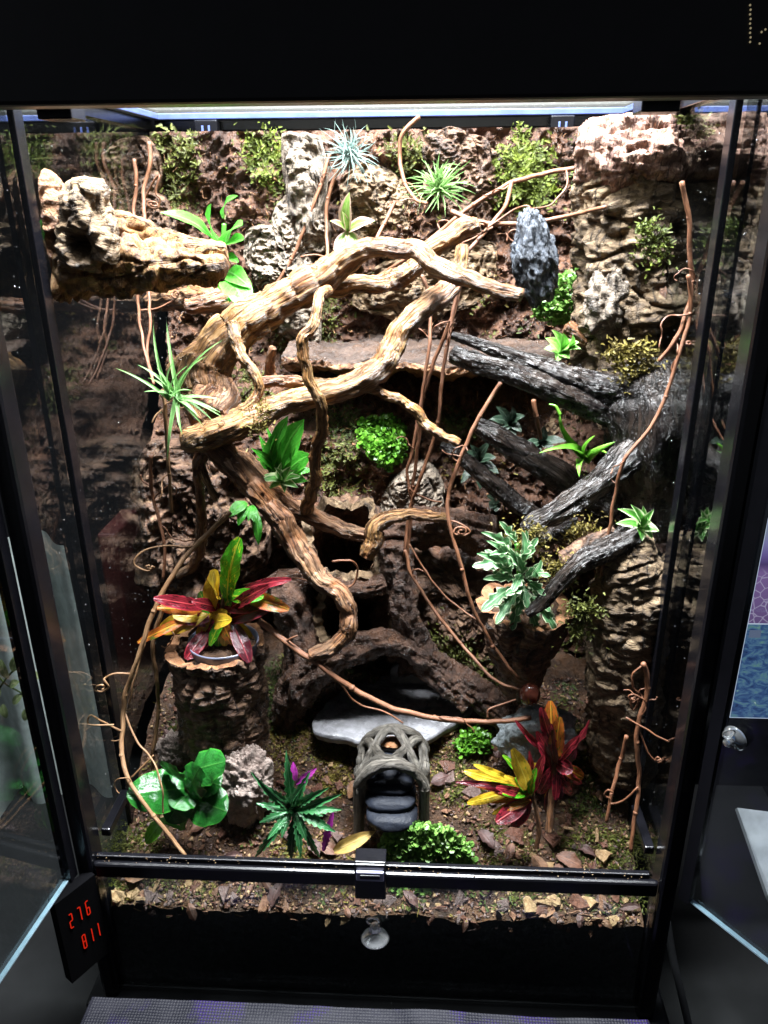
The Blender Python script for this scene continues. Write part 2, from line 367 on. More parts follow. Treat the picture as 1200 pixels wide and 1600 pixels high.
def limb_geo(pts, seg=14, amp=.12, freq=1.0, ridge=.05, step=.5, seed=None, cap=True, wob=0.0, disp=None, knots=0.0):
    """pts: (px, py, depth Y in metres, radius in photograph pixels)"""
    A = np.array([at(p[0], p[1], p[2]) for p in pts]); r = np.array([p[3]*mpp(a) for p, a in zip(pts, A)])
    ln = np.linalg.norm(np.diff(A, axis=0), axis=1).sum(); n = int(np.clip(ln/(max(r.mean(), .0012)*step), 10, 260))
    Q = catmull(np.hstack([A, r[:, None]]), n); C = Q[:, :3]; Rr = np.maximum(Q[:, 3], .0004)
    if seed is None: seed = random.random()*9
    if wob:
        C = C+wob*np.stack([perlin(C*60+seed), perlin(C*60+seed+31), perlin(C*60+seed+57)], 1)
    return tube_raw(C, Rr, seg, amp, freq, ridge, cap, seed, disp=disp, knots=knots)
def limb(name, pts, mat, parent, **kw):
    V, F, R = limb_geo(pts, **kw); return mk(name, V, F, mat, parent, R)
def patch_geo(outline, Y, thick, nr=34, nt=110, dome=.5, disp=None, tilt=0.0, center=None, edge=.05, normal=None, plane='y', zval=None):
    """irregular slab from an outline (pixels) standing on a plane of depth Y; returns a closed front with rim"""
    P = np.array([(at(x, y, Y) if plane == 'y' else atz(x, y, zval)) for x, y in outline])
    ax = (0, 2) if plane == 'y' else (0, 1); dp = 1 if plane == 'y' else 2; sgn = -1 if plane == 'y' else 1
    c = P.mean(0) if center is None else np.asarray(center)
    a = np.arctan2(P[:, ax[1]]-c[ax[1]], P[:, ax[0]]-c[ax[0]]); rr = np.hypot(P[:, ax[0]]-c[ax[0]], P[:, ax[1]]-c[ax[1]])
    o = np.argsort(a); a, rr = a[o], rr[o]
    th = np.linspace(-PI, PI, nt, endpoint=False)
    R = np.interp(th, np.concatenate([a-2*PI, a, a+2*PI]), np.tile(rr, 3))
    R = R*(1+edge*fbm(np.stack([np.cos(th)*3+c[0]*50, np.sin(th)*3, np.full(nt, c[2]*40)], 1), 4))
    s = np.concatenate([np.linspace(0.02, 1, nr)**.8, [1.0, .97]])
    n = len(s); G = np.zeros((nt, n, 3))
    G[..., ax[0]] = c[ax[0]]+R[:, None]*s[None]*np.cos(th)[:, None]; G[..., ax[1]] = c[ax[1]]+R[:, None]*s[None]*np.sin(th)[:, None]
    h = thick*(1-dome*s**3); h[-2] = 0; h[-1] = -thick*.7
    G[..., dp] = c[dp]+sgn*np.repeat(h[None], nt, 0)
    V = G.reshape(-1, 3)
    if disp is not None:
        d = disp(V); m = np.repeat(np.where(np.arange(n) < n-2, 1.0, .0)[None], nt, 0).ravel(); V[:, dp] += sgn*d*m
    F = quads(nt, n, True); 
    k = len(V); V = np.vstack([V, V.reshape(nt, n, 3)[:, 0].mean(0)]) if False else np.vstack([V, V[:nt*n].reshape(nt, n, 3)[:, 0].mean(0)])
    Fl = [tuple(f) for f in F.tolist()]+[(int(((i+1) % nt)*n), int(i*n), k) for i in range(nt)]
    return V, Fl
def rock_geo(c, r, seed=0., amp=.25, freq=1.5, nu=48, nv=32, sq=1.0, ridge=0.0):
    u = np.linspace(0, 2*PI, nu, endpoint=False); v = np.linspace(0.02, PI-.02, nv); U, W = np.meshgrid(u, v, indexing='ij')
    D = np.stack([np.sin(W)*np.cos(U), np.sin(W)*np.sin(U), np.cos(W)], -1).reshape(-1, 3)
    if sq != 1: D = np.sign(D)*np.abs(D)**sq
    d = 1+amp*fbm(D*freq+seed, 5)+(ridge*ridged(D*freq*2+seed, 3) if ridge else 0)
    V = np.asarray(c)+D*d[:, None]*np.asarray(r)
    F = quads(nu, nv, True); k = len(V)
    V = np.vstack([V, V.reshape(nu, nv, 3)[:, 0].mean(0), V.reshape(nu, nv, 3)[:, -1].mean(0)])
    Fl = [tuple(f) for f in F.tolist()]+[(int(((i+1) % nu)*nv), int(i*nv), k) for i in range(nu)]+[(int(i*nv+nv-1), int(((i+1) % nu)*nv+nv-1), k+1) for i in range(nu)]
    return V, Fl
def cork_disp(big=.12, lam=.06, fis=.15, kb=30, kl=(55, 55, 240), kf=(50, 50, 16)):
    def f(q):
        q = np.asarray(q)
        d = big*fbm(q*kb+3.3, 4)
        wv = q+.004*np.stack([perlin(q*40), perlin(q*40+9), perlin(q*40+19)], 1)
        d = d+lam*ridged(wv*np.array(kl), 2)
        cr = np.abs(perlin(wv*np.array(kf)+7.7)); d = d-fis*np.exp(-(cr/.09)**2)
        return d
    return f

# ------------------------------------------------------------------ leaves
def leaf_mesh(name, mat, prof, fold=.25, bulge=.12, wave=0.0, teeth=0, tooth=.3, ns=9, nc=5, cup=0.0, asp=.2):
    """unit leaf along +Y, half width given by prof(t); chord from (0,0,0) to (0,1,0)"""
    t = np.linspace(0, 1, ns if not teeth else max(ns, teeth*4+1)); x = np.linspace(-1, 1, nc); n = len(t)
    V = np.zeros((nc, n, 3)); R = np.zeros((nc, n, 3))
    for i, xx in enumerate(x):
        wv = np.array([prof(k) for k in t])
        if teeth:
            ph = (t*teeth) % 1; wv = wv*(1-tooth*np.abs(xx)*np.where(ph < .75, 1-ph/.75, (ph-.75)/.25))
        V[i, :, 0] = xx*wv; V[i, :, 1] = t+(.06*abs(xx) if teeth else 0)*wv*(1-t)
        V[i, :, 2] = 4*bulge*t*(1-t)+asp*(fold*abs(xx)*wv+wave*np.sin(t*17+xx*2)*abs(xx)*wv-cup*xx*xx*wv)
        R[i, :, 0] = xx; R[i, :, 1] = t; R[i, :, 2] = 0
    return make_mesh(name, V.reshape(-1, 3), quads(nc, n)[:, ::-1], mat, R.reshape(-1, 3))
def basis(a, b, nrm, wid, thickscale=None):
    a = np.asarray(a, float); b = np.asarray(b, float); y = b-a; L = np.linalg.norm(y); y = y/L
    z = np.asarray(nrm, float); z = z-y*(z@y); z /= np.linalg.norm(z)+1e-9; x = np.cross(y, z)
    zs = L if thickscale is None else thickscale
    m = np.eye(4); m[:3, 0] = x*wid; m[:3, 1] = y*L; m[:3, 2] = z*zs; m[:3, 3] = a
    return Matrix(m.tolist())
def put(name, me, mat4, parent):
    o = bpy.data.objects.new(name, me); COL.objects.link(o); o.parent = parent
    o.matrix_basis = Matrix.Translation(-wloc(parent)) @ mat4
    return o
def leaf_px(me, b, t, Yb, Yt, wpx, parent, nrm=None, name='leaf'):
    A = at(b[0], b[1], Yb); B = at(t[0], t[1], Yt)
    if nrm is None: nrm = (random.uniform(-.25, .25), -.75, .65)
    return put(name, me, basis(A, B, nrm, wpx*mpp(A)*.5, np.linalg.norm(B-A)), parent)
def rosette(me, c, axis, n, l0, l1, wid, parent, p0=.15, p1=1.25, name='leaf', jit=.25, flip=True):
    axis = np.asarray(axis, float); axis /= np.linalg.norm(axis); e = np.cross(axis, [0, 0, 1.]); e /= np.linalg.norm(e); g = np.cross(axis, e)
    for i in range(n):
        k = (i+.5)/n; az = i*2.39996+random.uniform(-jit, jit); po = p0+(p1-p0)*k**.8+random.uniform(-.1, .1)
        rad = math.cos(az)*e+math.sin(az)*g; d = math.cos(po)*axis+math.sin(po)*rad
        nr = math.sin(po)*axis-math.cos(po)*rad
        L = random.uniform(l0, l1)*(.75+.25*math.sin(k*PI)); c0 = np.asarray(c)+axis*(1-k)*.004
        nr = nr+np.array([random.uniform(-.9, .9) for _ in range(3)])*.8; d = d+np.array([0, 0, -.25*k*random.random()]); mm_ = random.choice(me) if isinstance(me, list) else me
        put(name, mm_, basis(c0, c0+d*L, nr, wid*random.uniform(.8, 1.15), L*random.choice([1, 1, 1.6])), parent)
def pr_lance(t): return max(.0, math.sin(PI*min(1, t*.93+.07))**.8)*(1-.15*t)
def pr_strap(t): return min(1, .55+t*1.2)*(1-max(0, (t-.75)/.25)**2*.98)
def pr_oval(t): return max(0.02, math.sin(PI*(t*.97+.02))**.6)
def pr_spoon(t): return .12 if t < .10 else max(.04, math.sin(PI*((t-.10)/.90*.93+.05))**.5)
def pr_grass(t): return (1-t)**.75+.01
def pr_heart(t): return max(.02, math.sqrt(max(0, 1-((t-.42)/.585)**2)))*(1.0 if t < .5 else 1-.25*(t-.5))

# ================================================================== STRUCTURE: terrarium, hood, wall, ground
W = .29; ZL, ZC, YM = .708, .735, .0857
tank = thing('glass_terrarium', 'tall black framed glass terrarium with both front doors swung open', 'terrarium', (0, .2, -.22))
for s in (-1, 1):
    m = MB(); m.box(s*W if s > 0 else -W-.018, W+.018 if s > 0 else -W, -.012, .016, -.21, ZL+.03); m.build('front_post', M['black'], tank, False, .004)
    m = MB(); m.box(s*(W+.004) if s > 0 else -W-.008, (W+.008) if s > 0 else -(W+.004), .0, .47, -.20, ZC); m.build('side_glass', M['pane'], tank)
    m = MB(); m.box(min(s*W, s*(W-.006)), max(s*W, s*(W-.006)), YM-.007, YM+.009, -.06, ZC-.012); m.build('seal_strip', M['black'], tank, False, .001)
    m = MB(); m.box(min(s*W, s*(W-.010)), max(s*W, s*(W-.010)), .017, YM-.008, .016, .026); m.build('side_sill', M['black'], tank, False, .0015)
    box('rear_post', min(s*(W-.004), s*(W+.012)), max(s*(W-.004), s*(W+.012)), .455, .475, -.2, ZC, M['black'], tank)
# bottom rail with a groove
zr0, zr1, zr2, zr3 = at(600, 1388, -.012)[2], at(600, 1366, -.012)[2], at(600, 1362, -.004)[2], at(600, 1350, -.001)[2]
box('rail_lip', -W, W-.008, -.003, .003, zr2-.004, zr3, M['black'], tank, .0012)
box('front_rail', -W, W-.001, -.012, -.005, zr0, zr1, M['black'], tank, .003)
box('rail_groove', -W, W-.004, -.0065, -.002, zr0+.003, zr1-.004, M['black'], tank, .0005)
box('front_pane', -W+.002, W-.002, -.0015, .0015, -.19, zr2-.005, M['pane'], tank, 0)
box('bottom_frame', -W-.035, W+.035, -.022, .47, -.235, -.192, M['hood'], tank, .004)
box('back_panel', -W-.004, W+.004, .478, .486, -.2, ZC, M['blackmatt'], tank, 0)
# lid seen from below
box('lid_panel', -W+.004, W-.004, .015, .455, ZC+.006, ZC+.010, M['lid'], tank, 0)
box('lid_edge', -W+.004, W-.004, .436, .446, ZC-.002, ZC+.005, M['edge'], tank, .001)
box('lid_edge', -W+.002, -W+.012, .02, .435, ZC-.002, ZC+.005, M['edge'], tank, .001)
box('lid_edge', W-.012, W-.002, .02, .435, ZC-.002, ZC+.005, M['edge'], tank, .001)
box('lid_frame', -W-.01, W+.01, .447, .47, ZC-.014, ZC+.004, M['black'], tank, .001)
for s in (-1, 1):
    box('lid_frame', min(s*(W-.0015), s*(W+.012)), max(s*(W-.0015), s*(W+.012)), .02, .446, ZC-.014, ZC+.006, M['black'], tank, .001)
for px in (325, 877):
    c = at(px, 203 if px < 600 else 197, .44)
    box('lid_clip', c[0]-.014, c[0]+.014, .430, .446, c[2]-.010, ZC-.003, M['black'], tank, .0015)
    for q in (-.004, .004): box('clip_rib', c[0]+q-.0012, c[0]+q+.0012, .4285, .4305, c[2]-.006, c[2]+.004, M['edge'], tank, .0003)

# hood above
hood = thing('light_hood', 'wide black light hood across the top of the terrarium', 'hood', (0, .2, ZL))
ZH = at(300, 162, -.03)[2]
box('front_panel', -.75, .75, -.030, -.004, ZH, LED_Z+.04, M['hood'], hood, .003)
box('top_panel', -.75, .75, -.003, .5, LED_Z+.02, LED_Z+.035, M['hood'], hood, 0)
box('back_board', -.34, .34, .487, .497, ZC, LED_Z+.019, M['hood'], hood, 0)
for s in (-1, 1): box('side_board', min(s*.34, s*.352), max(s*.34, s*.352), .0, .497, ZC+.012, LED_Z+.019, M['hood'], hood, 0)
a = at(72, 175, .02); b = at(125, 175, .02)
box('hood_bracket', a[0], b[0], .004, .03, at(100, 189, .02)[2], ZC+.02, M['black'], hood, .001)
a = at(993, 175, .02); b = at(1052, 175, .02)
box('hood_bracket', a[0], b[0], .004, .03, at(1020, 178, .02)[2], ZC+.02, M['black'], hood, .001)
for ly, lw in LED_ROWS:
    bar = box('led_bar', -.27, .27, ly-.062, ly+.062, LED_Z-.004, LED_Z+.012, M['black'], hood, .001)
    mb = MB(); mb.box(-.262, .262, ly-.056, ly+.056, LED_Z-.0052, LED_Z-.0042); mb.build('diffuser', M['led'], bar)
mdot = m_emit('speck_glow', (.9, .75, .45), .25)  # yellow specks on the hood, made to glow without being lamps
mb = MB()
for k in range(9):
    p = at(1172+.8*(k % 2), 8+7.2*k, -.0312); mb.add(*[x for x in rock_geo(p, (.0007, .0006, .0007), amp=0, nu=6, nv=4)])
for q in ((1187, 68), (1196, 46), (1190, 50)):
    mb.add(*rock_geo(at(q[0], q[1], -.0312), (.0007, .0006, .0007), amp=0, nu=6, nv=4))
mb.build('yellow_specks', mdot, hood, True)

# doors
def door(hx, zs, tip, name):
    H = np.array([hx, -.014, -.004]); T = atz(tip[0], tip[1], -.004); d = T-H; d[2] = 0; d /= np.linalg.norm(d); nrm = np.array([-d[1], d[0], 0])
    D = thing('glass_door', None, None, (0, 0, 0)); D.parent = tank; D.location = Vector(H)-wloc(tank)
    def slab(nm, a0, a1, z0, z1, th, mat, off=0.0):
        V = [H+d*a+nrm*(off+t)+np.array([0, 0, z-H[2]]) for a in (a0, a1) for t in (-th/2, th/2) for z in (z0, z1)]
        F = [(0, 1, 3, 2), (4, 6, 7, 5), (0, 4, 5, 1), (2, 3, 7, 6), (0, 2, 6, 4), (1, 5, 7, 3)]
        o = mk(nm, V, F, mat, D, None, False); return o
    slab('door_pane', .012, .285, 0.0, ZL-.012, .004, M['door'])
    slab('hinge_strip', .0, .0115, -.004, ZL-.008, .010, M['black'])
    slab('glass_edge', .012, .285, -.0022, -.0003, .0042, M['glassedge'])
    slab('edge_seal', .2855, .292, .0, ZL-.012, .007, M['black'])
    return D, H, d, nrm
DL = door(-W-.021, 0, (0, 1535), 'l'); DR = door(W+.021, 0, (1200, 1506), 'r')

# back wall of soil and bark: depth as a function of X and Z
def sstep(x, a, b):
    t = np.clip((x-a)/(b-a), 0, 1); return t*t*(3-2*t)
def wall_y(X, Z):
    base = np.interp(Z, [-.1, .05, .12, .20, .28, .36, .405, .43, .455, .475, .50, .74], [.40, .40, .395, .37, .345, .365, .405, .425, .43, .425, .425, .44])
    q = np.stack([X, Z*0, Z], -1).reshape(-1, 3)
    # lower left comes forward, lower middle is hollow
    lf = (1-sstep(X, -.20, -.08))*sstep(Z, .05, .15)*(1-sstep(Z, .40, .50)); base = base-.05*lf
    rt = sstep(X, .17, .24)*(1-sstep(Z, .50, .60)); base = base-.06*rt
    hol = np.exp(-((X+.02)/.10)**2)*(1-sstep(Z, .19, .27)); base = base+.045*hol
    d = .020*fbm(q*11, 3)+.013*fbm(q*34+5, 4)+.009*ridged(q*60+2, 3)
    return base-d.reshape(np.shape(X))
nx, nz = 300, 400
gx = np.linspace(-W+.003, W-.003, nx); gz = np.linspace(-.06, ZC-.016, nz)
GX, GZ = np.meshgrid(gx, gz, indexing='ij'); GY = wall_y(GX, GZ)
V = np.stack([GX, GY, GZ], -1).reshape(-1, 3)
wall = one('back_wall', V, quads(nx, nz), M['soil'], 'brown peat and coir soil wall covering the back of the terrarium', None, kind='structure')

def ground_z(X, Y):
    z = np.interp(Y, [0, .045, .08, .12, .17, .22, .30, .46], [-.072, -.047, -.022, .008, .042, .055, .060, .08])
    X = np.asarray(X, float); q = np.stack([X, np.asarray(Y, float)+0*X, 0*X], -1).reshape(-1, 3)
    return z+(.010*fbm(q*14, 3)+.005*fbm(q*50+3, 3)).reshape(np.shape(X))
nx, ny = 240, 200
gx = np.linspace(-W+.003, W-.003, nx); gy = np.linspace(.004, .45, ny); GX, GY = np.meshgrid(gx, gy, indexing='ij'); GZ = ground_z(GX, GY)
V = np.stack([GX, GY, GZ], -1).reshape(-1, 3)
ground = one('ground', V, quads(nx, ny), M['ground'], 'dark soil floor of the terrarium strewn with bark and leaf litter', None, kind='structure')
# substrate behind the lower front pane: litter layer over black drainage
fx = np.linspace(-W+.003, W-.003, 240); top = ground_z(fx, np.full(240, .004)); zz = np.linspace(0, 1, 40)
V = np.stack([np.repeat(fx[:, None], 40, 1), np.zeros((240, 40)), top[:, None]*(1-zz)[None]+(-.19)*zz[None]], -1)
V[..., 1] = .0055+.0016*fbm(V.reshape(-1, 3)*120, 3).reshape(240, 40)
mk('drainage_layer', V.reshape(-1, 3), quads(240, 40)[:, ::-1], M['soilblack'], ground)

# --- chips, leaves and crumbs lying on the ground (pieces of the setting)
def chip_mesh(name, mat, seed):
    r = np.random.default_rng(seed); k = 7; a = np.sort(r.uniform(0, 2*PI, k)); rad = r.uniform(.6, 1.05, k)
    P = np.stack([np.cos(a)*rad, np.sin(a)*rad*r.uniform(.45, .9), r.uniform(-.12, .12, k)], 1)
    V = np.vstack([P, P*[.92, .92, 1]+[0, 0, .22], [[0, 0, .30]]]); F = [(i, (i+1) % k, k+(i+1) % k, k+i) for i in range(k)]+[(k+i, k+(i+1) % k, 2*k) for i in range(k)]
    return make_mesh(name, V, F, mat, V*.02, False)
chipm = [m_earth('bark_chip_a', (.035, .015, .010), (.11, .045, .028), (.21, .092, .058), 60, 260, (.25, .7), .6),
         m_earth('bark_chip_b', (.07, .03, .018), (.20, .095, .055), (.34, .19, .11), 60, 260, (.3, .7), .6),
         m_earth('bark_chip_c', (.05, .032, .03), (.13, .085, .075), (.22, .15, .13), 60, 260, (.25, .7), .6),
         m_earth('bark_chip_d', (.16, .09, .04), (.34, .21, .10), (.50, .36, .20), 60, 260, (.4, .8), .6)]
chips = [chip_mesh('bark_chip', chipm[k % 4], k) for k in range(12)]
def lay(name, me, x, y, size, parent, lift=.002, tilt=.5):
    z = float(ground_z(np.array([x]), np.array([y]))[0])+lift
    mm = Matrix.Translation((x, y, z)) @ Matrix.Rotation(random.uniform(-tilt, tilt)+.5, 4, 'X') @ Matrix.Rotation(random.uniform(-tilt, tilt), 4, 'Y') @ Matrix.Rotation(random.uniform(0, 6.28), 4, 'Z') @ Matrix.Scale(size, 4)
    return put(name, me, mm, parent)
for k in range(230):
    y = .006+.19*random.random()**1.3; x = random.uniform(-.28, .28)
    lay('bark_chip', random.choice(chips), x, y, random.choice([.005, .007, .009, .013]), ground)
dlm = [m_leaf('dead_leaf_%d' % i, c_, tuple(x*.7 for x in c_), .8, 1.0, tuple(min(1, x*1.5) for x in c_), .08, .5, trans=.08) for i, c_ in enumerate(((.11, .05, .03), (.20, .10, .05), (.07, .035, .03)))]
dls = [leaf_mesh('litter_leaf', mm_, pf_, fo_, .12, .2, ns=8, asp=.4) for mm_ in dlm for pf_, fo_ in ((lambda k: max(.03, math.sin(PI*(k*.95+.03))**.8), .3), (lambda k: max(.03, math.sin(PI*(k*.95+.03))**.6), -.3))]
for k in range(60):
    x = random.uniform(-.28, .28); y = .006+.15*random.random(); z = float(ground_z(np.array([x]), np.array([y]))[0])+.003; a_ = random.uniform(0, 6.28); l_ = random.uniform(.014, .030)
    put('litter_leaf', random.choice(dls), basis((x, y, z), (x+l_*math.cos(a_), y+l_*.8*math.sin(a_), z+random.uniform(-.002, .006)+.5*l_*.8*math.sin(a_)), (random.uniform(-.4, .4), -.5, 1), l_*random.uniform(.18, .32), l_), ground)
for k in range(70):
    x = random.uniform(-.28, .28); z = random.uniform(-.085, -.055); mm = Matrix.Translation((x, random.uniform(.0035, .006), z)) @ Matrix.Rotation(PI/2+random.uniform(-.4, .4), 4, 'X') @ Matrix.Rotation(random.uniform(0, 6.28), 4, 'Z') @ Matrix.Diagonal((1, .6, .4, 1)) @ Matrix.Scale(random.choice([.004, .006, .009]), 4)
    put('bark_chip', random.choice(chips), mm, ground)
def crumbs(n, pos, size, mat, name, parent, seed=1):
    r = np.random.default_rng(seed); base = np.array([[1, 0, -.3], [-.5, .87, -.3], [-.5, -.87, -.3], [0, 0, .8]]); F0 = np.array([[0, 1, 3], [1, 2, 3], [2, 0, 3], [0, 2, 1]])
    S = size*r.uniform(.4, 1.4, n); A = r.normal(size=(n, 3, 3)); Q = np.linalg.qr(A)[0]; st = r.uniform(.4, 1.6, (n, 1, 3))
    V = (np.einsum('kj,nij->nki', base, Q)*st)*S[:, None, None]+pos[:, None, :]
    F = (F0[None]+4*np.arange(n)[:, None, None]).reshape(-1, 3)
    o = mk(name, V.reshape(-1, 3), F, mat, parent, None, False); o['kind'] = 'stuff'; return o
for k in range(4):
    n = 1500; xs = RNG.uniform(-.285, .285, n); ys = .006+.26*RNG.random(n)**1.3
    crumbs(n, np.stack([xs, ys, ground_z(xs, ys)+.001], 1), .0028, chipm[k], 'fine_litter', ground, 10+k)
for k, mt in enumerate((M['soil'], chipm[1], M['rust'])):
    n = (5000, 900, 1300)[k]; xs = RNG.uniform(-.285, .285, n); zs = RNG.uniform(.0, .71, n)
    crumbs(n, np.stack([xs, wall_y(xs, zs)-.001, zs], 1), .0036 if k == 0 else .0022, mt, 'peat_crumbs', wall, 20+k)
xs = RNG.uniform(-W, W-.01, 140); crumbs(140, np.stack([xs, RNG.uniform(-.011, .002, 140), np.full(140, 0.0)+np.where(RNG.random(140) < .5, zr1+.0004, zr3+.0004)], 1), .0007, chipm[3], 'rail_dust', tank, 61)
def fibres(n, posf, L, mat, name, parent, seed, spread=1.0):
    r = np.random.default_rng(seed); Vs = []; Fs = []; P = posf(r, n)
    for i in range(n):
        d = r.normal(size=3); d[1] = -abs(d[1])*.4; d /= np.linalg.norm(d); e = np.cross(d, [0, 1., 0]); e /= np.linalg.norm(e)+1e-6
        l = L*r.uniform(.4, 1.5); bend = r.normal(size=3)*l*.25; wd = .00035
        pts = [P[i], P[i]+d*l*.5+bend, P[i]+d*l]
        o = len(Vs)
        for p in pts: Vs += [p-e*wd, p+e*wd]
        Fs += [(o, o+1, o+3, o+2), (o+2, o+3, o+5, o+4)]
    o = mk(name, np.array(Vs), np.array(Fs), mat, parent, None, False); o['kind'] = 'stuff'; return o
def wpos(r, n):
    xs = r.uniform(-.28, .28, n); zs = r.uniform(.05, .71, n); return np.stack([xs, wall_y(xs, zs)-.001, zs], 1)
def gpos(r, n):
    xs = r.uniform(-.285, .285, n); ys = .006+.2*r.random(n)**1.2; return np.stack([xs, ys, ground_z(xs, ys)+.002], 1)
fibres(2200, wpos, .009, M['rust'], 'coir_fibres', wall, 5); fibres(700, wpos, .010, M['vinepale'], 'root_hairs', wall, 6)
fibres(900, gpos, .010, M['mossgold'], 'straw_litter', ground, 7)

# ------------------------------------------------------------------ moss and creepers
def frond_template(k=5):
    V = []; F = []
    for i in range(k):
        y = i/k; l = .34*(1-.6*y)
        for s in (-1, 1):
            o = len(V); V += [(0, y, 0), (s*l, y+.20, .10), (0, y+.26, .03)]; F.append((o, o+1, o+2))
    return np.array(V), np.array(F)
FR_V, FR_F = frond_template()
a6 = np.linspace(0, 2*PI, 6, endpoint=False)
LF_V = np.stack([np.cos(a6)*.5, .5+np.sin(a6)*.5, .08*np.cos(2*a6)], 1); LF_F = np.array([[0, 1, 2, 3], [0, 3, 4, 5]])
def scatter(tv, tf, pos, nrm, size, r, lean=.7):
    n = len(pos); nrm = np.asarray(nrm, float); u = lambda v: v/(np.linalg.norm(v, axis=1)[:, None]+1e-9)
    z = nrm+r.normal(size=(n, 3))*lean*.6; d = r.normal(size=(n, 3)); d = d-nrm*(d*nrm).sum(1)[:, None]; d = u(d+nrm*lean*np.abs(r.normal(size=(n, 1))))
    z = u(z-d*(z*d).sum(1)[:, None]); x = np.cross(d, z); sz = size*r.uniform(.5, 1.3, n)
    V = pos[:, None]+sz[:, None, None]*(tv[None, :, :1]*x[:, None]+tv[None, :, 1:2]*d[:, None]+tv[None, :, 2:3]*z[:, None])
    F = (tf[None]+len(tv)*np.arange(n)[:, None, None]).reshape(-1, tf.shape[1]); return V.reshape(-1, 3), F
def in_poly(n, poly, r):
    P = np.array(poly, float); out = []
    lo, hi = P.min(0), P.max(0)
    while len(out) < n:
        q = lo+(hi-lo)*r.random(2); c = False; j = len(P)-1
        for i in range(len(P)):
            if (P[i][1] > q[1]) != (P[j][1] > q[1]) and q[0] < (P[j][0]-P[i][0])*(q[1]-P[i][1])/(P[j][1]-P[i][1])+P[i][0]: c = not c
            j = i
        if c: out.append(q)
    return np.array(out)
def moss(label, poly, Y, n, size, mat, where='wall', lift=.0, kind='frond', name='moss_patch', cat='moss', dome=.0, seed=None, clump=True):
    """fronds spread over a surface inside an outline (photograph pixels) at its own depth"""
    r = np.random.default_rng(seed if seed is not None else int(abs(poly[0][0]*7+poly[0][1])))
    if kind == 'frond': n = int(n*3.2); size = size*.50
    q = in_poly(n, poly, r); c = np.mean(poly, 0)
    if clump:
        cen = q[:max(4, n//22)]; sg = r.uniform(4, 15, (len(cen), 1)); ci = r.integers(0, len(cen), n); q2 = cen[ci]+r.normal(size=(n, 2))*sg[ci]; q = np.where(r.random((n, 1)) < .88, q2, q)
    mxr = max(np.linalg.norm(np.array(poly)-c, axis=1)); k = np.clip(1-(np.linalg.norm(q-c, axis=1)/mxr)**2, 0, 1); x, y = q[:, 0], q[:, 1]; Ya = np.full(n, float(Y))
    if where == 'wall':
        P = at_n(x, y, Ya)
        for _ in range(3): P = at_n(x, y, wall_y(P[:, 0], P[:, 2])-.002)
        P[:, 1] -= dome*k+lift; N = np.tile((0, -.85, .5), (n, 1))
    elif where == 'ground':
        for _ in range(8):
            P = at_n(x, y, Ya); Ya = np.clip(Ya+(P[:, 2]-ground_z(P[:, 0], Ya))*.6, .004, .42)
        P = at_n(x, y, Ya); P[:, 2] += dome*k+lift; N = np.tile((0, -.2, 1), (n, 1))
    else:
        P = at_n(x, y, Ya); P[:, 1] -= dome*k; N = np.tile((0, -.7, .7), (n, 1))
    tv, tf = (FR_V, FR_F) if kind == 'frond' else (LF_V, LF_F)
    if kind == 'leaf':
        kp = (fbm(P*90, 3)+.9*k > .05); P, N = P[kp], N[kp]; P = P+(.006*fbm(P*70+3, 3)[:, None]+.003*np.abs(r.normal(size=(len(P), 1))))*N
    V, F = scatter(tv, tf, P, N, size, r, .7 if kind == 'frond' else 1.0)
    o = one(name, V, F, mat, label, cat, smooth=False); return o

def thin_moss(name, parent, P, N, size, mat, seed):
    r = np.random.default_rng(seed); V, F = scatter(FR_V, FR_F, P, N, size, r, .5); o = mk(name, V, F, mat, parent, None, False); o['kind'] = 'stuff'
for k_, mt_ in enumerate((M['moss'], M['mossdark'], M['mossgold'])):
    n_ = 9000; xs = RNG.uniform(-.285, .285, n_); zs = RNG.uniform(.02, .71, n_); kp = fbm(np.stack([xs*14+k_*5, 0*xs, zs*14], 1), 3) > .42; xs, zs = xs[kp], zs[kp]
    thin_moss('thin_moss', wall, np.stack([xs, wall_y(xs, zs)-.001, zs], 1), np.tile((0, -.9, .4), (len(xs), 1)), .0055, mt_, 40+k_)
    n_ = 7000; xs = RNG.uniform(-.285, .285, n_); ys = RNG.uniform(.006, .3, n_); kp = fbm(np.stack([xs*16+k_*7, ys*16, 0*xs], 1), 3) > .35; xs, ys = xs[kp], ys[kp]
    thin_moss('thin_moss', ground, np.stack([xs, ys, ground_z(xs, ys)+.001], 1), np.tile((0, -.2, 1), (len(xs), 1)), .0055, mt_, 50+k_)
moss('feathery olive moss beside the two upright pink stems', [(238, 212), (300, 215), (305, 300), (290, 330), (250, 320)], .42, 260, .013, M['moss'])
moss('green moss tuft on the soil left of the pale cork strip', [(375, 210), (435, 215), (445, 290), (430, 310), (395, 270)], .42, 230, .012, M['mossbright'])
moss('narrow strip of moss running down the edge of pale cork', [(425, 300), (450, 300), (448, 375), (425, 385)], .42, 110, .009, M['moss'])
moss('moss on the wall between the two spiky air plants', [(605, 225), (670, 215), (665, 300), (610, 320)], .42, 220, .012, M['moss'])
moss('large moss cushion with a tall sprig above the slate-grey rock', [(750, 240), (850, 235), (870, 290), (845, 325), (770, 320)], .42, 420, .014, M['mossbright'], dome=.015)
moss('slim upright moss sprig at the top of the wall', [(808, 195), (822, 195), (824, 240), (810, 240)], .41, 40, .010, M['mossbright'])
moss('moss below the forked pale branch on the wall', [(635, 430), (690, 425), (700, 470), (640, 490)], .40, 130, .009, M['mossbright'])
moss('moss patch hanging beside the lower end of pale cork', [(490, 470), (520, 470), (525, 530), (495, 545)], .40, 120, .009, M['moss'])
moss('olive moss on the slope left of the bright creeper', [(495, 700), (560, 690), (590, 760), (520, 780), (490, 750)], .35, 260, .010, M['moss'])
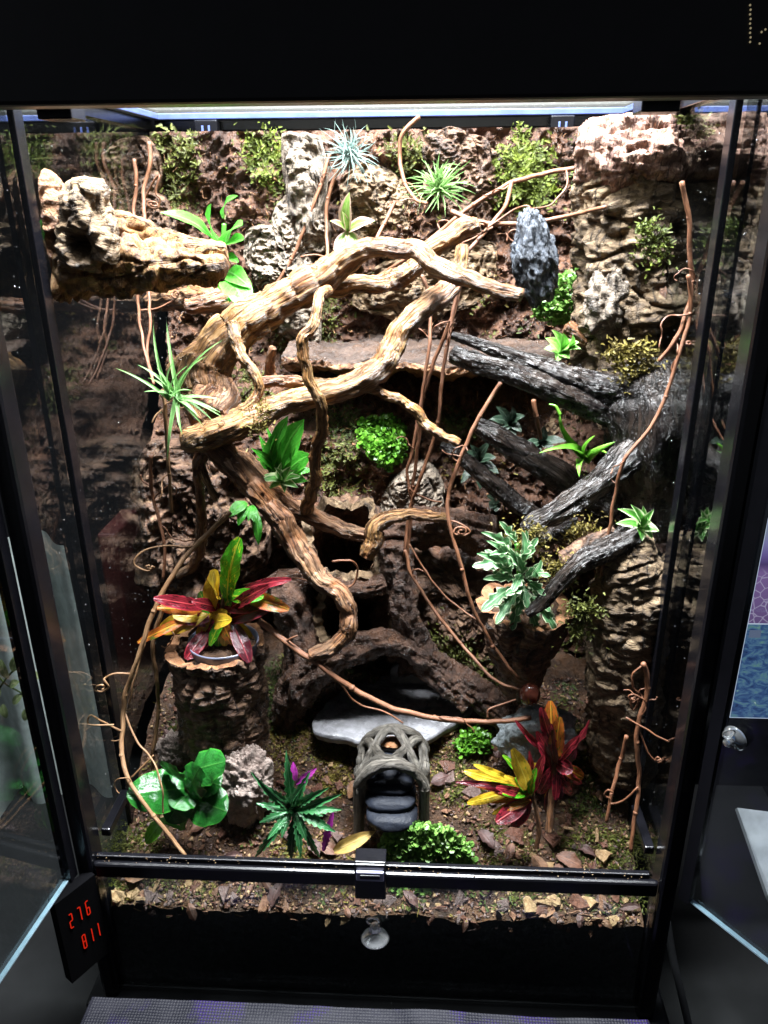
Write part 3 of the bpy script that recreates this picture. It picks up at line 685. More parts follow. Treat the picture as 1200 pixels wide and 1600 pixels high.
moss('moss beside the cave mouth under the ledge', [(690, 650), (750, 640), (740, 690), (690, 690)], .38, 150, .009, M['mossdark'])
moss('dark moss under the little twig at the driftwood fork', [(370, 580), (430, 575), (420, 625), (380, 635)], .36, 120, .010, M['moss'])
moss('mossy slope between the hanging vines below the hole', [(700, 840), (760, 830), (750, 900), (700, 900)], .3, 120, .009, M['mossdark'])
moss('moss carpet on the ground beneath the cork planter', [(395, 1060), (470, 1035), (480, 1100), (430, 1140), (395, 1120)], .17, 380, .009, M['mossdark'], 'ground', dome=.02)
moss('moss in front of the glossy round-leaved plant by the rail', [(180, 1300), (250, 1290), (250, 1335), (175, 1335)], .03, 260, .008, M['moss'], 'ground')
moss('moss strewn along the rail near the corner vine', [(860, 1310), (1000, 1290), (1000, 1355), (860, 1355)], .03, 520, .008, M['moss'], 'ground')
moss('dry golden moss behind the knobbly rocks', [(420, 1140), (540, 1130), (540, 1190), (420, 1190)], .12, 330, .008, M['mossgold'], 'ground')
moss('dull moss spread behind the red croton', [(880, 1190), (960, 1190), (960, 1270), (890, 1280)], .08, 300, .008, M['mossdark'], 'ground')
moss('moss pressed on the lower pane at its far end', [(780, 1380), (1000, 1385), (1000, 1420), (800, 1410)], .006, 260, .007, M['moss'], 'ground')
moss('moss pressed on the lower pane below the round leaves', [(170, 1375), (330, 1372), (320, 1400), (180, 1400)], .006, 220, .007, M['moss'], 'ground')
moss('dark moss below the cork planter, on the ground by the rocks', [(270, 1135), (350, 1130), (350, 1165), (270, 1165)], .13, 160, .008, M['mossdark'], 'ground')

moss('thin moss under the cork plate by the forked branch', [(700, 440), (760, 440), (760, 480), (705, 490)], .41, 90, .009, M['moss'])
moss('moss fringe along the ledge near the hanging vines', [(430, 510), (500, 500), (500, 535), (430, 545)], .40, 110, .009, M['moss'])
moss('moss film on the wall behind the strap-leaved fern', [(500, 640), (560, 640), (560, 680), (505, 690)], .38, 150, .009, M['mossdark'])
moss('brown moss carpet before the flat stone', [(500, 1175), (550, 1170), (545, 1240), (505, 1240)], .1, 260, .008, M['mossgold'], 'ground')
moss('olive moss carpet right of the woven arch', [(670, 1180), (720, 1190), (760, 1240), (690, 1250)], .08, 260, .008, M['moss'], 'ground')
moss('moss scattered below the low croton near the rail', [(750, 1290), (830, 1300), (830, 1350), (755, 1350)], .03, 220, .007, M['moss'], 'ground')
moss('moss in the gap between the ridged column and bark planter', [(860, 1130), (920, 1150), (920, 1195), (870, 1190)], .12, 200, .008, M['mossdark'], 'ground')
moss('golden moss below the toothed plant at the rail', [(420, 1310), (520, 1310), (520, 1345), (420, 1345)], .03, 240, .007, M['mossgold'], 'ground')
# ================================================================== CORK
def column(name, label, pts, mat, seg=130, dsp=None, step=.03, **kw):
    A = np.array([at(*p[:3]) for p in pts]); r = np.array([p[3]*mpp(a) for p, a in zip(pts, A)])
    ln = np.linalg.norm(np.diff(A, axis=0), axis=1).sum(); n = int(min(300, ln/.0014)); Q = catmull(np.hstack([A, r[:, None]]), n)
    V, F, R = tube_raw(Q[:, :3], Q[:, 3], seg, .0, 1, 0, True, 0, disp=dsp or cork_disp())
    t = thing(name, label, 'cork bark', A[0]); mk('bark', V, F, mat, t, R); return t
# right upper column
cc = column('cork_column', 'thick upright cork bark column with a broken pale pink top', [(1000, 640, .27, 78), (990, 560, .27, 84), (985, 480, .27, 86), (985, 390, .27, 82), (985, 310, .27, 80), (985, 262, .27, 76)], M['corkgrey'], 150,
            cork_disp(.22, .045, .13, 26, (80, 80, 110), (22, 22, 42)))
A = at(985, 275, .27)
def topdisp(V): return .010*fbm(V*np.array([60, 25, 60]), 4)+.005*ridged(V*np.array([90, 50, 160]), 3)
V, F = rock_geo(at(988, 248, .270), (.056, .058, .040), 4.2, .18, 2.0, 120, 90, ridge=.06)
q = V-at(988, 248, .270); V = V+(.006*ridged(q*np.array([30, 60, 170])+3, 3))[:, None]*np.array([0, -.6, .6])
V[:, 2] = np.minimum(V[:, 2], ZC-.018)
mk('broken_top', V, F, M['breakpink'], cc)
V, F = rock_geo(at(1050, 330, .27), (.026, .04, .10), 5.1, .35, 3.0, 60, 60, ridge=.08)
V[:, 0] = np.minimum(V[:, 0], W-.002); mk('peat_filling', V, F, M['soil'], cc)
V, F = rock_geo(at(1040, 480, .26), (.032, .04, .08), 7.1, .35, 3.0, 60, 60, ridge=.08)
V[:, 0] = np.minimum(V[:, 0], W-.002); mk('peat_filling', V, F, M['soil'], cc)
V, F = rock_geo(at(950, 470, .225), (.022, .018, .035), 3.3, .3, 3, 60, 50, ridge=.06); mk('bark_lump', V, F, M['corkpale'], cc)
moss('bright moss tuft on the face of the broad cork column', [(995, 355), (1040, 350), (1050, 400), (1005, 410)], .195, 110, .010, M['mossbright'], 'free')
moss('golden moss at the foot of the broad cork column', [(955, 545), (1010, 540), (1025, 590), (985, 605), (955, 580)], .185, 220, .011, M['mossgold'], 'free')
moss('dark moss tuft on top of the peat beside the column', [(1050, 185), (1105, 180), (1100, 215), (1050, 225)], .24, 120, .010, M['moss'], 'free')
# lower right column
column('cork_column', 'narrow ridged cork column standing on the ground by the glass corner', [(975, 1200, .125, 46), (975, 1130, .125, 52), (975, 1040, .125, 55), (985, 950, .125, 58), (985, 880, .125, 50), (990, 840, .125, 30)], M['corkgrey'], 120,
       cork_disp(.18, .06, .13, 30, (60, 60, 120), (22, 22, 52)))
moss('green moss tuft on the side of the ridged lower column', [(885, 930), (925, 930), (925, 1000), (895, 1010)], .085, 130, .008, M['moss'], 'free')
# flat pieces on the back wall
def flat(name, label, outline, Y, thick, mat, big=.010, k=26, lam=(95, 95, 150), lamp=.0042, cat='cork bark', dome=.35):
    def dsp(V): return big*fbm(V*k+Y*9, 4)+lamp*ridged((V+.004*perlin(V*35)[:, None])*np.array(lam), 2)-.006*np.exp(-(np.abs(perlin(V*np.array([45, 45, 30])))/.08)**2)
    V, F = patch_geo(outline, Y, thick, disp=dsp, nr=60, nt=170, dome=dome); return one(name, V, F, mat, label, cat)
flat('cork_slab', 'long pale grey cork strip rising behind the silver air plant', [(445, 208), (500, 212), (512, 260), (505, 330), (490, 400), (500, 460), (505, 530), (465, 535), (440, 520), (455, 450), (440, 380), (450, 300)], .425, .035, M['corkpale'], .012)
flat('cork_slab', 'short pale cork piece leaning against the long strip', [(392, 360), (425, 350), (450, 400), (470, 470), (455, 500), (425, 470), (400, 420)], .41, .03, M['corkpale'], .012)
flat('cork_slab', 'weathered cork plate behind the green spiky air plant', [(665, 215), (735, 212), (775, 240), (770, 330), (720, 380), (680, 330), (665, 270)], .43, .03, M['corkdark'], .012)
flat('cork_slab', 'tan cork plate behind the small two-tone bromeliad', [(540, 270), (610, 265), (640, 340), (610, 400), (560, 390), (540, 330)], .43, .024, M['cork'], .014)
flat('cork_slab', 'tan cork plate behind the fork of the pale branch', [(570, 430), (660, 420), (720, 370), (770, 380), (770, 440), (700, 480), (600, 490), (550, 470)], .43, .03, M['cork'], .016)
flat('cork_slab', 'brown cork piece in the upper corner beside the pink stems', [(186, 225), (240, 215), (250, 300), (235, 420), (205, 400), (190, 320)], .43, .03, M['corkdark'], .010)
flat('cork_slab', 'dark cork slab behind the leafy planter', [(240, 680), (330, 690), (400, 760), (400, 900), (330, 960), (260, 930), (240, 800)], .32, .05, M['corkdark'], .022)
flat('cork_slab', 'low mossy cork slab under the hanging vines', [(640, 860), (720, 900), (780, 960), (800, 1080), (740, 1060), (680, 1010), (645, 950)], .26, .045, M['corkdark'], .016)
flat('cork_slab', 'tan bark piece showing behind the thin curly air plant', [(860, 640), (960, 640), (985, 720), (930, 760), (860, 720)], .36, .03, M['cork'], .014)
flat('cork_slab', 'pale lichen-spotted bark piece behind the hanging vines', [(620, 740), (665, 720), (690, 780), (670, 840), (625, 830)], .35, .03, M['corkpale'], .010)
moss('olive moss on the low cork slab under the vines', [(670, 1000), (720, 990), (770, 1070), (730, 1080), (680, 1040)], .205, 260, .008, M['moss'], 'free')
# ledge with ragged rusty front edge
lx = np.linspace(-.125, .215, 220); prof = np.linspace(0, 1, 60); G = np.zeros((220, 60, 3)); ye = .305+.018*fbm(np.stack([lx*18, 0*lx, 0*lx], 1), 4)+.03*np.abs(lx-.05)/.2
zt = .463+.006*fbm(np.stack([lx*15, 0*lx+4, 0*lx], 1), 3); th = .030+.012*fbm(np.stack([lx*30, 0*lx+7, 0*lx], 1), 3)
for j, t in enumerate(prof):
    if t < .6: G[:, j] = np.stack([lx, .45+(ye-.45)*t/.6, zt+.012*(1-t/.6)], 1)
    else:
        u = (t-.6)/.4; G[:, j] = np.stack([lx, ye+.10*max(0, u-.35)/.65, zt-th*u-.012*max(0, u-.35)], 1)
V = G.reshape(-1, 3); V = V+(.006*fbm(V*40, 4)+.003*ridged(V*90, 2))[:, None]*np.array([.2, -.6, .7])
ledge = thing('cork_ledge', 'long bark ledge across the back wall with a ragged rusty front edge', 'ledge', at(650, 580, .35))
n1 = 38; Vt = V.reshape(220, 60, 3)
mk('ledge_top', Vt[:, :n1].reshape(-1, 3), quads(220, n1)[:, ::-1], m_earth('ledge_grey', (.014, .009, .007), (.055, .034, .025), (.13, .08, .055), 30, 150, (.2, .6), .9, (.26, .16, .10), stretch=(.6, 1.5, 1)), ledge)
mk('ledge_edge', Vt[:, n1-1:].reshape(-1, 3), quads(220, 60-n1+1)[:, ::-1], M['rust'], ledge)
V, F = patch_geo([(775, 478), (815, 473), (818, 500), (785, 503)], 0, .002, nr=10, nt=30, dome=.3, plane='z', zval=.4885)
one('dead_leaf', V, F, m_earth('purple_leaf', (.10, .045, .045), (.17, .085, .09), (.24, .13, .13), 40, 160, (.25, .5), .3), 'flat purplish dead leaf lying on the ledge below the branch tip', 'leaf')

# hollow cork tubes and cave
def ring(name, label, c0, c1, r0, r1, mat, inner, cat='cork tube', squash=1.0, seed=0., lipmat=None, amp=.22):
    """open bark tube from mouth c0 to back c1; wall has thickness"""
    C0, C1 = np.asarray(c0), np.asarray(c1); ax = C1-C0; L = np.linalg.norm(ax); ax /= L
    e = np.cross(ax, [0, 0, 1.]); e /= np.linalg.norm(e); g = np.cross(e, ax); seg = 120; n = 50
    th = np.linspace(0, 2*PI, seg, endpoint=False); t = thing(name, label, cat, C0)
    def surf(rs, zs, ampl, sd):
        V = np.zeros((seg, len(rs), 3)); R = np.zeros_like(V)
        for j, (rr, z) in enumerate(zip(rs, zs)):
            q = np.stack([np.cos(th)*2, np.sin(th)*2, np.full(seg, z*40)], 1)+sd
            d = 1+ampl*fbm(q*.8, 4)+ampl*.3*ridged(q*np.array([2, 2, .5]), 2)
            jag = .012*fbm(q*np.array([1.5, 1.5, 0])+5, 3)*(1-z/L)
            V[:, j] = C0+ax*(z+jag[:, None])+(np.cos(th)*rr*d)[:, None]*e+(np.sin(th)*rr*d*squash)[:, None]*g
            R[:, j] = np.stack([np.cos(th)*rr, np.sin(th)*rr, np.full(seg, z)], 1)
        return V.reshape(-1, 3), quads(seg, len(rs), True), R.reshape(-1, 3)
    zs = np.linspace(0, L, n); V, F, R = surf(np.linspace(r0, r1, n), zs, amp, seed); mk('bark', V, F, mat, t, R)
    V, F, R = surf(np.linspace(r0*.80, r1*.8, n), zs, amp*.8, seed); mk('inner_wall', V, F, inner, t, R)
    V, F, R = surf(np.linspace(r0*.80, r0, 8), np.zeros(8), amp, seed); mk('rim', V, F, lipmat or M['rust'], t, R)
    return t
ring('cork_tube', 'round hollow cork tube with a dark mouth below the pale branch', at(540, 842, .235), at(552, 880, .37), 66*mpp(at(535, 838, .235)), .055, M['corkdark'], M['corkdark'], seed=1.1, lipmat=M['cork'])
ring('cork_tube', 'low hollow cork tube under the curled branch end', at(555, 960, .215), at(562, 1000, .35), 66*mpp(at(555, 965, .215)), .05, M['corkdark'], M['corkdark'], seed=4.7, squash=.8, lipmat=M['cork'])
M['peatroot'] = m_earth('peaty_root', (.014, .007, .005), (.065, .030, .018), (.16, .085, .052), 40, 150, (.18, .55), 1.0, (.26, .16, .10), speck_at=.66)
cave = thing('bark_arch', 'dark wet bark arch over the pale flat stone', 'bark arch', at(500, 1110, .2))
for pts in ([(445, 1125, .19, 26), (470, 1070, .18, 25), (520, 1028, .175, 22), (585, 1005, .175, 19), (640, 1012, .18, 18), (695, 1048, .185, 19), (748, 1085, .18, 20), (795, 1120, .17, 20)],
            [(610, 850, .215, 26), (628, 920, .20, 22), (640, 985, .19, 20), (680, 1045, .185, 20), (735, 1090, .18, 20)],
            [(600, 830, .235, 24), (680, 822, .235, 28), (770, 835, .235, 26)],
            [(440, 900, .24, 34), (470, 980, .22, 30), (480, 1060, .20, 30)],
            [(600, 912, .20, 14), (560, 922, .19, 11), (510, 912, .20, 11), (475, 890, .22, 10)]):
    limb('root', pts, M['peatroot'], cave, seg=64, amp=.36, freq=1.3, ridge=.14, step=.09, knots=.3)
V, F = rock_geo(at(690, 960, .27), (.075, .05, .09), 3.1, .3, 2.2, 70, 60, ridge=.06); mk('peat_bank', V, F, M['soil'], cave)

# left log, jutting out from the glass
lg = thing('cork_log', 'golden cork log jutting from the glass with a broken stump end', 'cork log', at(180, 450, .14))
cdl = cork_disp(.42, .09, .20, 26, (60, 60, 150), (55, 55, 30))
def logpart(name, pts, mat, seg=90, d=cdl, parent=lg):
    A = np.array([at(*p[:3]) for p in pts]); r = np.array([p[3]*mpp(a) for p, a in zip(pts, A)])
    ln = np.linalg.norm(np.diff(A, axis=0), axis=1).sum(); Q = catmull(np.hstack([A, r[:, None]]), int(max(50, min(240, ln/.0016))))
    V, F, R = tube_raw(Q[:, :3], Q[:, 3], seg, 0, 1, 0, True, 0, disp=d); V[:, 0] = np.maximum(V[:, 0], -W+.003)
    hc = at(128, 384, .10); V[:, 1] += .035*np.exp(-((V[:, 0]-hc[0])**2+(V[:, 2]-hc[2])**2)/.0085**2)*(V[:, 1] < hc[1]+.02)
    return mk(name, V, F, mat, parent, R)
logpart('trunk', [(95, 412, .13, 46), (150, 416, .13, 44), (210, 416, .14, 40), (280, 412, .15, 35), (335, 412, .155, 30), (352, 414, .157, 24)], M['corkgold'])
logpart('stump', [(122, 410, .112, 32), (134, 365, .112, 36), (136, 322, .115, 36), (130, 285, .12, 27)], M['cork'])
logpart('stump', [(152, 400, .112, 26), (160, 370, .112, 22), (166, 342, .115, 17), (172, 326, .117, 8)], M['cork'])
logpart('flank', [(112, 450, .14, 30), (88, 400, .13, 36), (76, 340, .125, 34), (70, 290, .125, 26), (64, 268, .125, 14)], M['rust'])
logpart('ragged_edge', [(165, 352, .15, 16), (215, 362, .155, 22), (270, 385, .16, 20), (330, 392, .16, 14)], M['corkgold'])
# planters
def planter(name, label, c, r, h, mat, Ytop, rim, soilz=-.012, seed=1.):
    C = np.asarray(c); t = thing(name, label, 'planter', C-np.array([0, 0, h])); seg = 110; n = 70; th = np.linspace(0, 2*PI, seg, endpoint=False)
    dsp = cork_disp(.12, .05, .10, 34, (50, 50, 160), (50, 50, 16))
    def surf(rs, zs, k=1.0):
        V = np.zeros((seg, len(rs), 3)); R = np.zeros_like(V)
        for j, (rr, z) in enumerate(zip(rs, zs)):
            q = np.stack([np.cos(th)*rr, np.sin(th)*rr, np.full(seg, z)], 1); d = 1+k*dsp(q+seed)
            jag = (.006*fbm(np.stack([np.cos(th)*2, np.sin(th)*2, 0*th+seed], 1), 3))*np.clip(1+z/.05, 0, 1)
            V[:, j] = C+np.stack([np.cos(th)*rr*d, np.sin(th)*rr*d, z+jag], 1); R[:, j] = q
        return V.reshape(-1, 3), quads(seg, len(rs), True)[:, ::-1], R.reshape(-1, 3)
    z = np.linspace(-h, 0, n); V, F, R = surf(np.interp(z, [-h, -h*.5, 0], [r*rim[0], r*rim[1], r]), z); mk('bark', V, F, mat, t, R)
    V, F, R = surf(np.linspace(r, r*.78, 8), np.zeros(8)); mk('rim', V, F, M['rust'], t, R)
    z = np.linspace(0, -.03, 12); V, F, R = surf(np.full(12, r*.78), z); mk('inner_wall', V, F, M['corkdark'], t, R)
    V, F = rock_geo(C+np.array([0, 0, soilz]), (r*.8, r*.8, .008), seed, .4, 4, 40, 14, ridge=.1); mk('soil', V, F, M['ground'], t)
    return t
PLC = at(338, 1005, .125)
planter('cork_planter', 'dark cork stump planter holding the yellow and crimson croton', PLC, 72*mpp(PLC), .125, M['corkdark'], .125, (.95, .95))
PRC = at(820, 945, .15)
planter('cork_planter', 'tapering brown bark planter under the cream-edged plant', PRC, 72*mpp(PRC), .115, M['corkdark'], .14, (.35, .72), seed=3.)
# pot sunk in the left planter
t = thing('flower_pot', 'small grey plastic pot rim sunk in the cork stump planter', 'pot', PLC-np.array([0, 0, .02])); th = np.linspace(0, 2*PI, 48, endpoint=False)
pr = [(.034, -.022), (.037, .002), (.0385, .003), (.0385, .0005), (.036, -.02)]
pc = PLC+np.array([.010, -.006, .006])
V = np.array([[pc+np.array([math.cos(a)*r, math.sin(a)*r*.95, z]) for r, z in pr] for a in th]).reshape(-1, 3)
mk('pot_rim', V, quads(48, 5, True), m_plain('grey_pot', (.12, .13, .18), .3), t)
V, F = rock_geo(pc+np.array([0, 0, -.012]), (.034, .033, .007), 2, .4, 4, 40, 14, ridge=.15); mk('potting_soil', V, F, M['ground'], t)

# ================================================================== STONES
def stone(name, label, c, r, mat, seed, **kw):
    V, F = rock_geo(c, r, seed, **kw); return one(name, V, F, mat, label, 'rock')
stone('rock', 'large knobbly pinkish-grey rock behind the serrated plant', at(382, 1225, .085), (.034, .024, .056), M['rock'], 3.3, amp=.20, freq=1.8, nu=130, nv=100, ridge=-.11)
stone('rock', 'small knobbly grey rock behind the round leaves', at(272, 1175, .12), (.021, .018, .026), M['rock'], 8.3, amp=.20, freq=1.8, nu=110, nv=80, ridge=-.11)
stone('rock', 'blue-grey angular rock behind the red croton', at(835, 1150, .13), (.040, .024, .032), M['bluerock'], 5.3, amp=.32, freq=1.2, nu=80, nv=60, ridge=.03, sq=.8)
def sld(V): return .0025*fbm(V*20, 3)+.001*fbm(V*90, 3)
V, F = patch_geo([(488, 1150), (505, 1110), (560, 1075), (640, 1062), (735, 1085), (742, 1108), (700, 1140), (655, 1162), (610, 1168), (540, 1158)], 0, .008, disp=sld, plane='z', zval=.055, nr=40, nt=140, dome=.25, edge=.03)
one('flat_stone', V, F, M['slate'], 'pale grey flat stone slab lying in the mouth of the cave', 'stone slab')
V, F = patch_geo([(612, 1040), (665, 1052), (672, 1075), (640, 1082), (615, 1065)], .25, .006, nr=12, nt=40, dome=.3)
one('stone_chip', V, F, M['slate'], 'small pale stone chip standing at the back of the cave', 'stone')
# hanging charcoal rock
V, F = rock_geo(at(835, 400, .26), (.022, .018, .041), 6.6, .30, 1.4, 110, 90, ridge=.10)
q = V-at(835, 400, .26); tp = q[:, 2]/.041; V[:, 0] += .0065*(-tp)+0*tp; V[:, 0] = at(835, 400, .26)[0]+(V[:, 0]-at(835, 400, .26)[0])*(1-.22*np.clip(tp, -1, 1)); 
V = V+(.0035*ridged(q*np.array([110, 110, 22]), 3))[:, None]*np.array([0, -1, 0.])
one('charcoal_rock', V, F, M['char'], 'slate-grey charred wood chunk hung on a vine above the ledge', 'rock')
V, F = rock_geo(at(828, 1085, .095), (.011, .010, .013), 1, .08, 1.5, 40, 30); one('chestnut_knob', V, F, M['fruit'], 'glossy chestnut-brown knob where the long vine ends by the red croton', 'seed')

# ================================================================== DRIFTWOOD
dw = thing('pale_driftwood', 'large pale branching driftwood reaching across the whole terrarium', 'driftwood', at(330, 670, .14))
K = dict(seg=40, amp=.24, freq=.9, ridge=.17, step=.12, knots=.26, wob=.0022)
def slim(p, k=.86): return [(q[0], q[1], q[2], q[3]*k) for q in p]
limb('limb', slim([(338, 668, .15, 34), (325, 622, .165, 40), (318, 585, .175, 38), (345, 540, .185, 33), (390, 498, .195, 31), (450, 465, .205, 28), (508, 432, .21, 25), (556, 396, .21, 19), (610, 388, .205, 16), (652, 394, .195, 15), (680, 416, .185, 15), (742, 440, .165, 13), (790, 456, .155, 12), (814, 462, .15, 10)]), M['wood'], dw, **K)
limb('limb', slim([(270, 585, .19, 18), (310, 570, .185, 30), (350, 540, .185, 26)]), M['wood'], dw, **K)
limb('limb', slim([(480, 455, .22, 14), (540, 447, .23, 14), (600, 443, .24, 14), (640, 424, .245, 15), (665, 398, .25, 15), (700, 372, .25, 15), (728, 355, .25, 15), (747, 349, .25, 10)]), M['wood'], dw, **K)
limb('limb', slim([(288, 690, .125, 16), (315, 684, .125, 21), (355, 672, .125, 24), (395, 655, .125, 22), (430, 635, .13, 18), (480, 622, .135, 17), (540, 606, .145, 19), (590, 577, .16, 20), (612, 545, .17, 18), (630, 512, .18, 17), (665, 480, .195, 18), (700, 452, .21, 16), (717, 420, .225, 13), (722, 385, .235, 9)]), M['wood'], dw, **K)
limb('limb', slim([(330, 690, .13, 18), (360, 720, .13, 20), (400, 765, .125, 19), (440, 815, .12, 18), (475, 870, .11, 17), (500, 905, .105, 16), (532, 928, .10, 14), (546, 965, .095, 14), (540, 995, .09, 13), (512, 1015, .09, 13), (488, 1025, .09, 11)]), M['wooddark'], dw, **K)
limb('limb', slim([(345, 700, .14, 17), (385, 735, .15, 22), (420, 768, .155, 19), (455, 790, .16, 15), (495, 812, .16, 14), (535, 828, .155, 13), (572, 838, .15, 11)]), M['wooddark'], dw, **K)
limb('limb', slim([(572, 872, .14, 11), (582, 845, .145, 15), (592, 820, .15, 13), (625, 806, .155, 10), (665, 806, .16, 9), (700, 812, .16, 7)]), M['wood'], dw, **K)
limb('limb', slim([(455, 600, .155, 8), (500, 598, .16, 7), (560, 600, .16, 8), (600, 615, .155, 8), (645, 640, .15, 8), (670, 668, .145, 8), (718, 692, .14, 7)]), M['wood'], dw, **K)
limb('twig', slim([(362, 505, .165, 11), (368, 535, .15, 9), (385, 565, .14, 8), (402, 592, .135, 8), (398, 620, .13, 8), (382, 640, .125, 9), (360, 648, .125, 7)]), M['wood'], dw, **K)
limb('twig', slim([(425, 592, .16, 10), (423, 568, .155, 8), (428, 545, .15, 6)]), M['wooddark'], dw, **K)
limb('twig', slim([(402, 597, .14, 8), (440, 595, .15, 9), (480, 598, .16, 8)]), M['wooddark'], dw, **K)
limb('twig', slim([(512, 452, .18, 8), (498, 465, .14, 8), (490, 505, .12, 8), (472, 532, .115, 9), (478, 580, .11, 8), (500, 630, .11, 9), (503, 670, .12, 9), (492, 705, .125, 9), (495, 740, .13, 9), (484, 775, .14, 10), (478, 795, .155, 11)]), M['wood'], dw, **K)
limb('root', slim([(318, 705, .14, 12), (308, 735, .14, 9), (312, 775, .15, 7), (316, 830, .16, 9), (305, 880, .17, 8), (280, 900, .17, 6)]), M['wooddark'], dw, **K)
limb('root', slim([(312, 725, .14, 8), (325, 755, .135, 6), (338, 780, .13, 5)]), M['wood'], dw, **K)
limb('root', slim([(330, 640, .15, 40), (345, 620, .16, 32), (348, 595, .17, 20)]), M['wooddark'], dw, **K)
limb('root', slim([(290, 480, .24, 12), (340, 470, .25, 16), (300, 465, .3, 18), (240, 470, .36, 16)]), M['wooddark'], dw, **K)

bg = thing('dark_driftwood', 'black-brown bogwood with forked limbs beside the cork columns', 'driftwood', at(1000, 760, .2))
K2 = dict(seg=40, amp=.22, freq=.9, ridge=.18, step=.13, knots=.2)
for pts in ([(1010, 565, .215, 40), (1012, 640, .205, 74), (1008, 700, .195, 66), (1020, 770, .19, 52), (1015, 840, .18, 40)],
            [(1000, 625, .20, 40), (945, 608, .20, 24), (890, 588, .205, 18), (830, 566, .215, 14), (770, 545, .225, 11), (706, 524, .235, 7)],
            [(985, 660, .20, 24), (915, 632, .195, 20), (850, 605, .19, 20), (790, 580, .195, 18), (745, 568, .20, 18), (706, 552, .205, 14)],
            [(960, 800, .22, 36), (905, 770, .23, 28), (860, 735, .235, 24), (815, 708, .24, 21), (775, 682, .245, 18), (745, 664, .25, 12)],
            [(850, 815, .19, 15), (805, 785, .20, 15), (760, 748, .205, 14), (720, 712, .21, 11), (690, 694, .215, 7)],
            [(1015, 690, .19, 40), (975, 720, .17, 28), (930, 757, .155, 22), (885, 790, .145, 20), (835, 818, .135, 18), (820, 828, .13, 12)],
            [(990, 835, .12, 22), (950, 858, .11, 20), (905, 880, .10, 17), (875, 910, .095, 14), (848, 940, .09, 12), (824, 960, .087, 8)],
            [(905, 830, .16, 20), (870, 835, .165, 16), (840, 845, .17, 12)],
            [(900, 575, .22, 10), (915, 590, .22, 12), (960, 600, .215, 16)]):
    limb('limb', [(p[0], p[1], p[2], p[3]*.8) for p in pts], M['bog'], bg, **K2)
limb('splinter', [(885, 510, .25, 10), (920, 535, .245, 12), (945, 548, .24, 8)], M['wooddark'], bg, **K2)
limb('splinter', [(880, 880, .12, 16), (920, 862, .125, 20), (965, 838, .13, 14)], M['corkdark'], bg, **K2)
moss('golden moss on the fork above the cream-edged plant', [(795, 830), (850, 822), (850, 855), (800, 860)], .12, 120, .008, M['mossgold'], 'free')
moss('golden moss lump beside the lower dark limb', [(885, 828), (930, 815), (925, 850), (890, 850)], .135, 120, .008, M['mossgold'], 'free')
moss('mustard moss clump behind the slanting dark limb', [(850, 880), (885, 880), (885, 912), (855, 908)], .11, 110, .007, M['mossgold'], 'free')
moss('thin moss tuft on the lower pale limb', [(395, 635), (412, 632), (412, 665), (398, 668)], .105, 50, .007, M['mossgold'], 'free')

# ================================================================== VINES
def vine(label, pts, r=3.6, mat='vine', sub=(), cat='vine', name='vine'):
    A = at(*pts[-1][:3]); t = thing(name, label, cat, A)
    def go(nm, p, rr):
        k = len(p); pp = [(q[0], q[1], q[2], rr*(1-.25*i/k)) for i, q in enumerate(p)]
        V, F, R = limb_geo(pp, seg=8, amp=.10, freq=.5, ridge=0, step=1.6, wob=.0012); mk(nm, V, F, M[mat], t, R)
        # nodes
        for i, q in enumerate(p[1:-1]):
            if (i % 2) == 0 and rr > 2.5:
                c = at(*q[:3]); V, F = rock_geo(c, np.full(3, rr*random.uniform(.9, 1.15)*mpp(c)), i, .2, 2, 8, 6); mk('node', V, F, M[mat], t)
    go('stem', pts, r*.82)
    for _ in range(random.choice([1, 2, 2]) if len(pts) > 4 else 0):
        i = random.randrange(1, len(pts)-1); x, y, Yv = pts[i][:3]; a_ = random.uniform(0, 6.28); w_ = random.uniform(-.45, .45); q = [(x, y, Yv)]; st_ = random.uniform(5, 13)
        for j in range(random.randint(5, 12)):
            a_ += w_+random.uniform(-.6, .6); w_ *= random.uniform(.8, 1.3); st_ *= .95; x += st_*math.cos(a_); y += st_*math.sin(a_)*.9; Yv += random.uniform(-.004, .003); q.append((x, y, max(.012, Yv)))
        go('tendril', q, random.uniform(.9, 1.4))
    for sp in sub: go('tendril', sp, 1.7)
    return t
def curl(x, y, Y, r0, turns, dirn=1, a0=0.0, dy=-.004):
    out = []
    n = int(turns*7)
    for i in range(n+1):
        k = i/n; a = a0+dirn*turns*2*PI*k; rr = r0*(1-.75*k)*random.uniform(.8, 1.2); out.append((x+rr*math.cos(a)+random.uniform(-1, 1), y+rr*random.uniform(.6, .9)*math.sin(a), Y+dy*k+random.uniform(-.0015, .0015)))
    return out
vine('pink upright stem behind the log, the shorter of two', [(211, 250, .36), (212, 290, .355), (208, 330, .35), (216, 365, .33)], 4.2)
vine('pink upright stem behind the log, the taller with tendrils', [(233, 222, .36), (234, 260, .355), (225, 300, .35), (226, 360, .33)], 4.6, sub=([(226, 312, .35), (240, 285, .345), (250, 275, .34), (243, 300, .34), (250, 310, .34)]+curl(240, 320, .34, 10, 1.5), ))
vine('thin brown stem hanging under the log near the glass', [(215, 455, .30), (218, 500, .29), (228, 555, .27), (240, 600, .25)], 3.2)
vine('thin brown stem hanging under the log, next to it', [(232, 455, .31), (235, 510, .29), (230, 545, .28), (238, 595, .26)], 3.2, sub=([(215, 485, .3), (245, 482, .3), (275, 468, .3)]+curl(275, 460, .3, 9, 1.2),))
vine('straight tan cane below the long-leaved air plant', [(252, 610, .13), (258, 640, .13), (262, 690, .135), (264, 740, .14), (268, 800, .15)], 4.2, 'vinepale', sub=([(258, 636, .13), (245, 648, .125), (238, 660, .12)],))
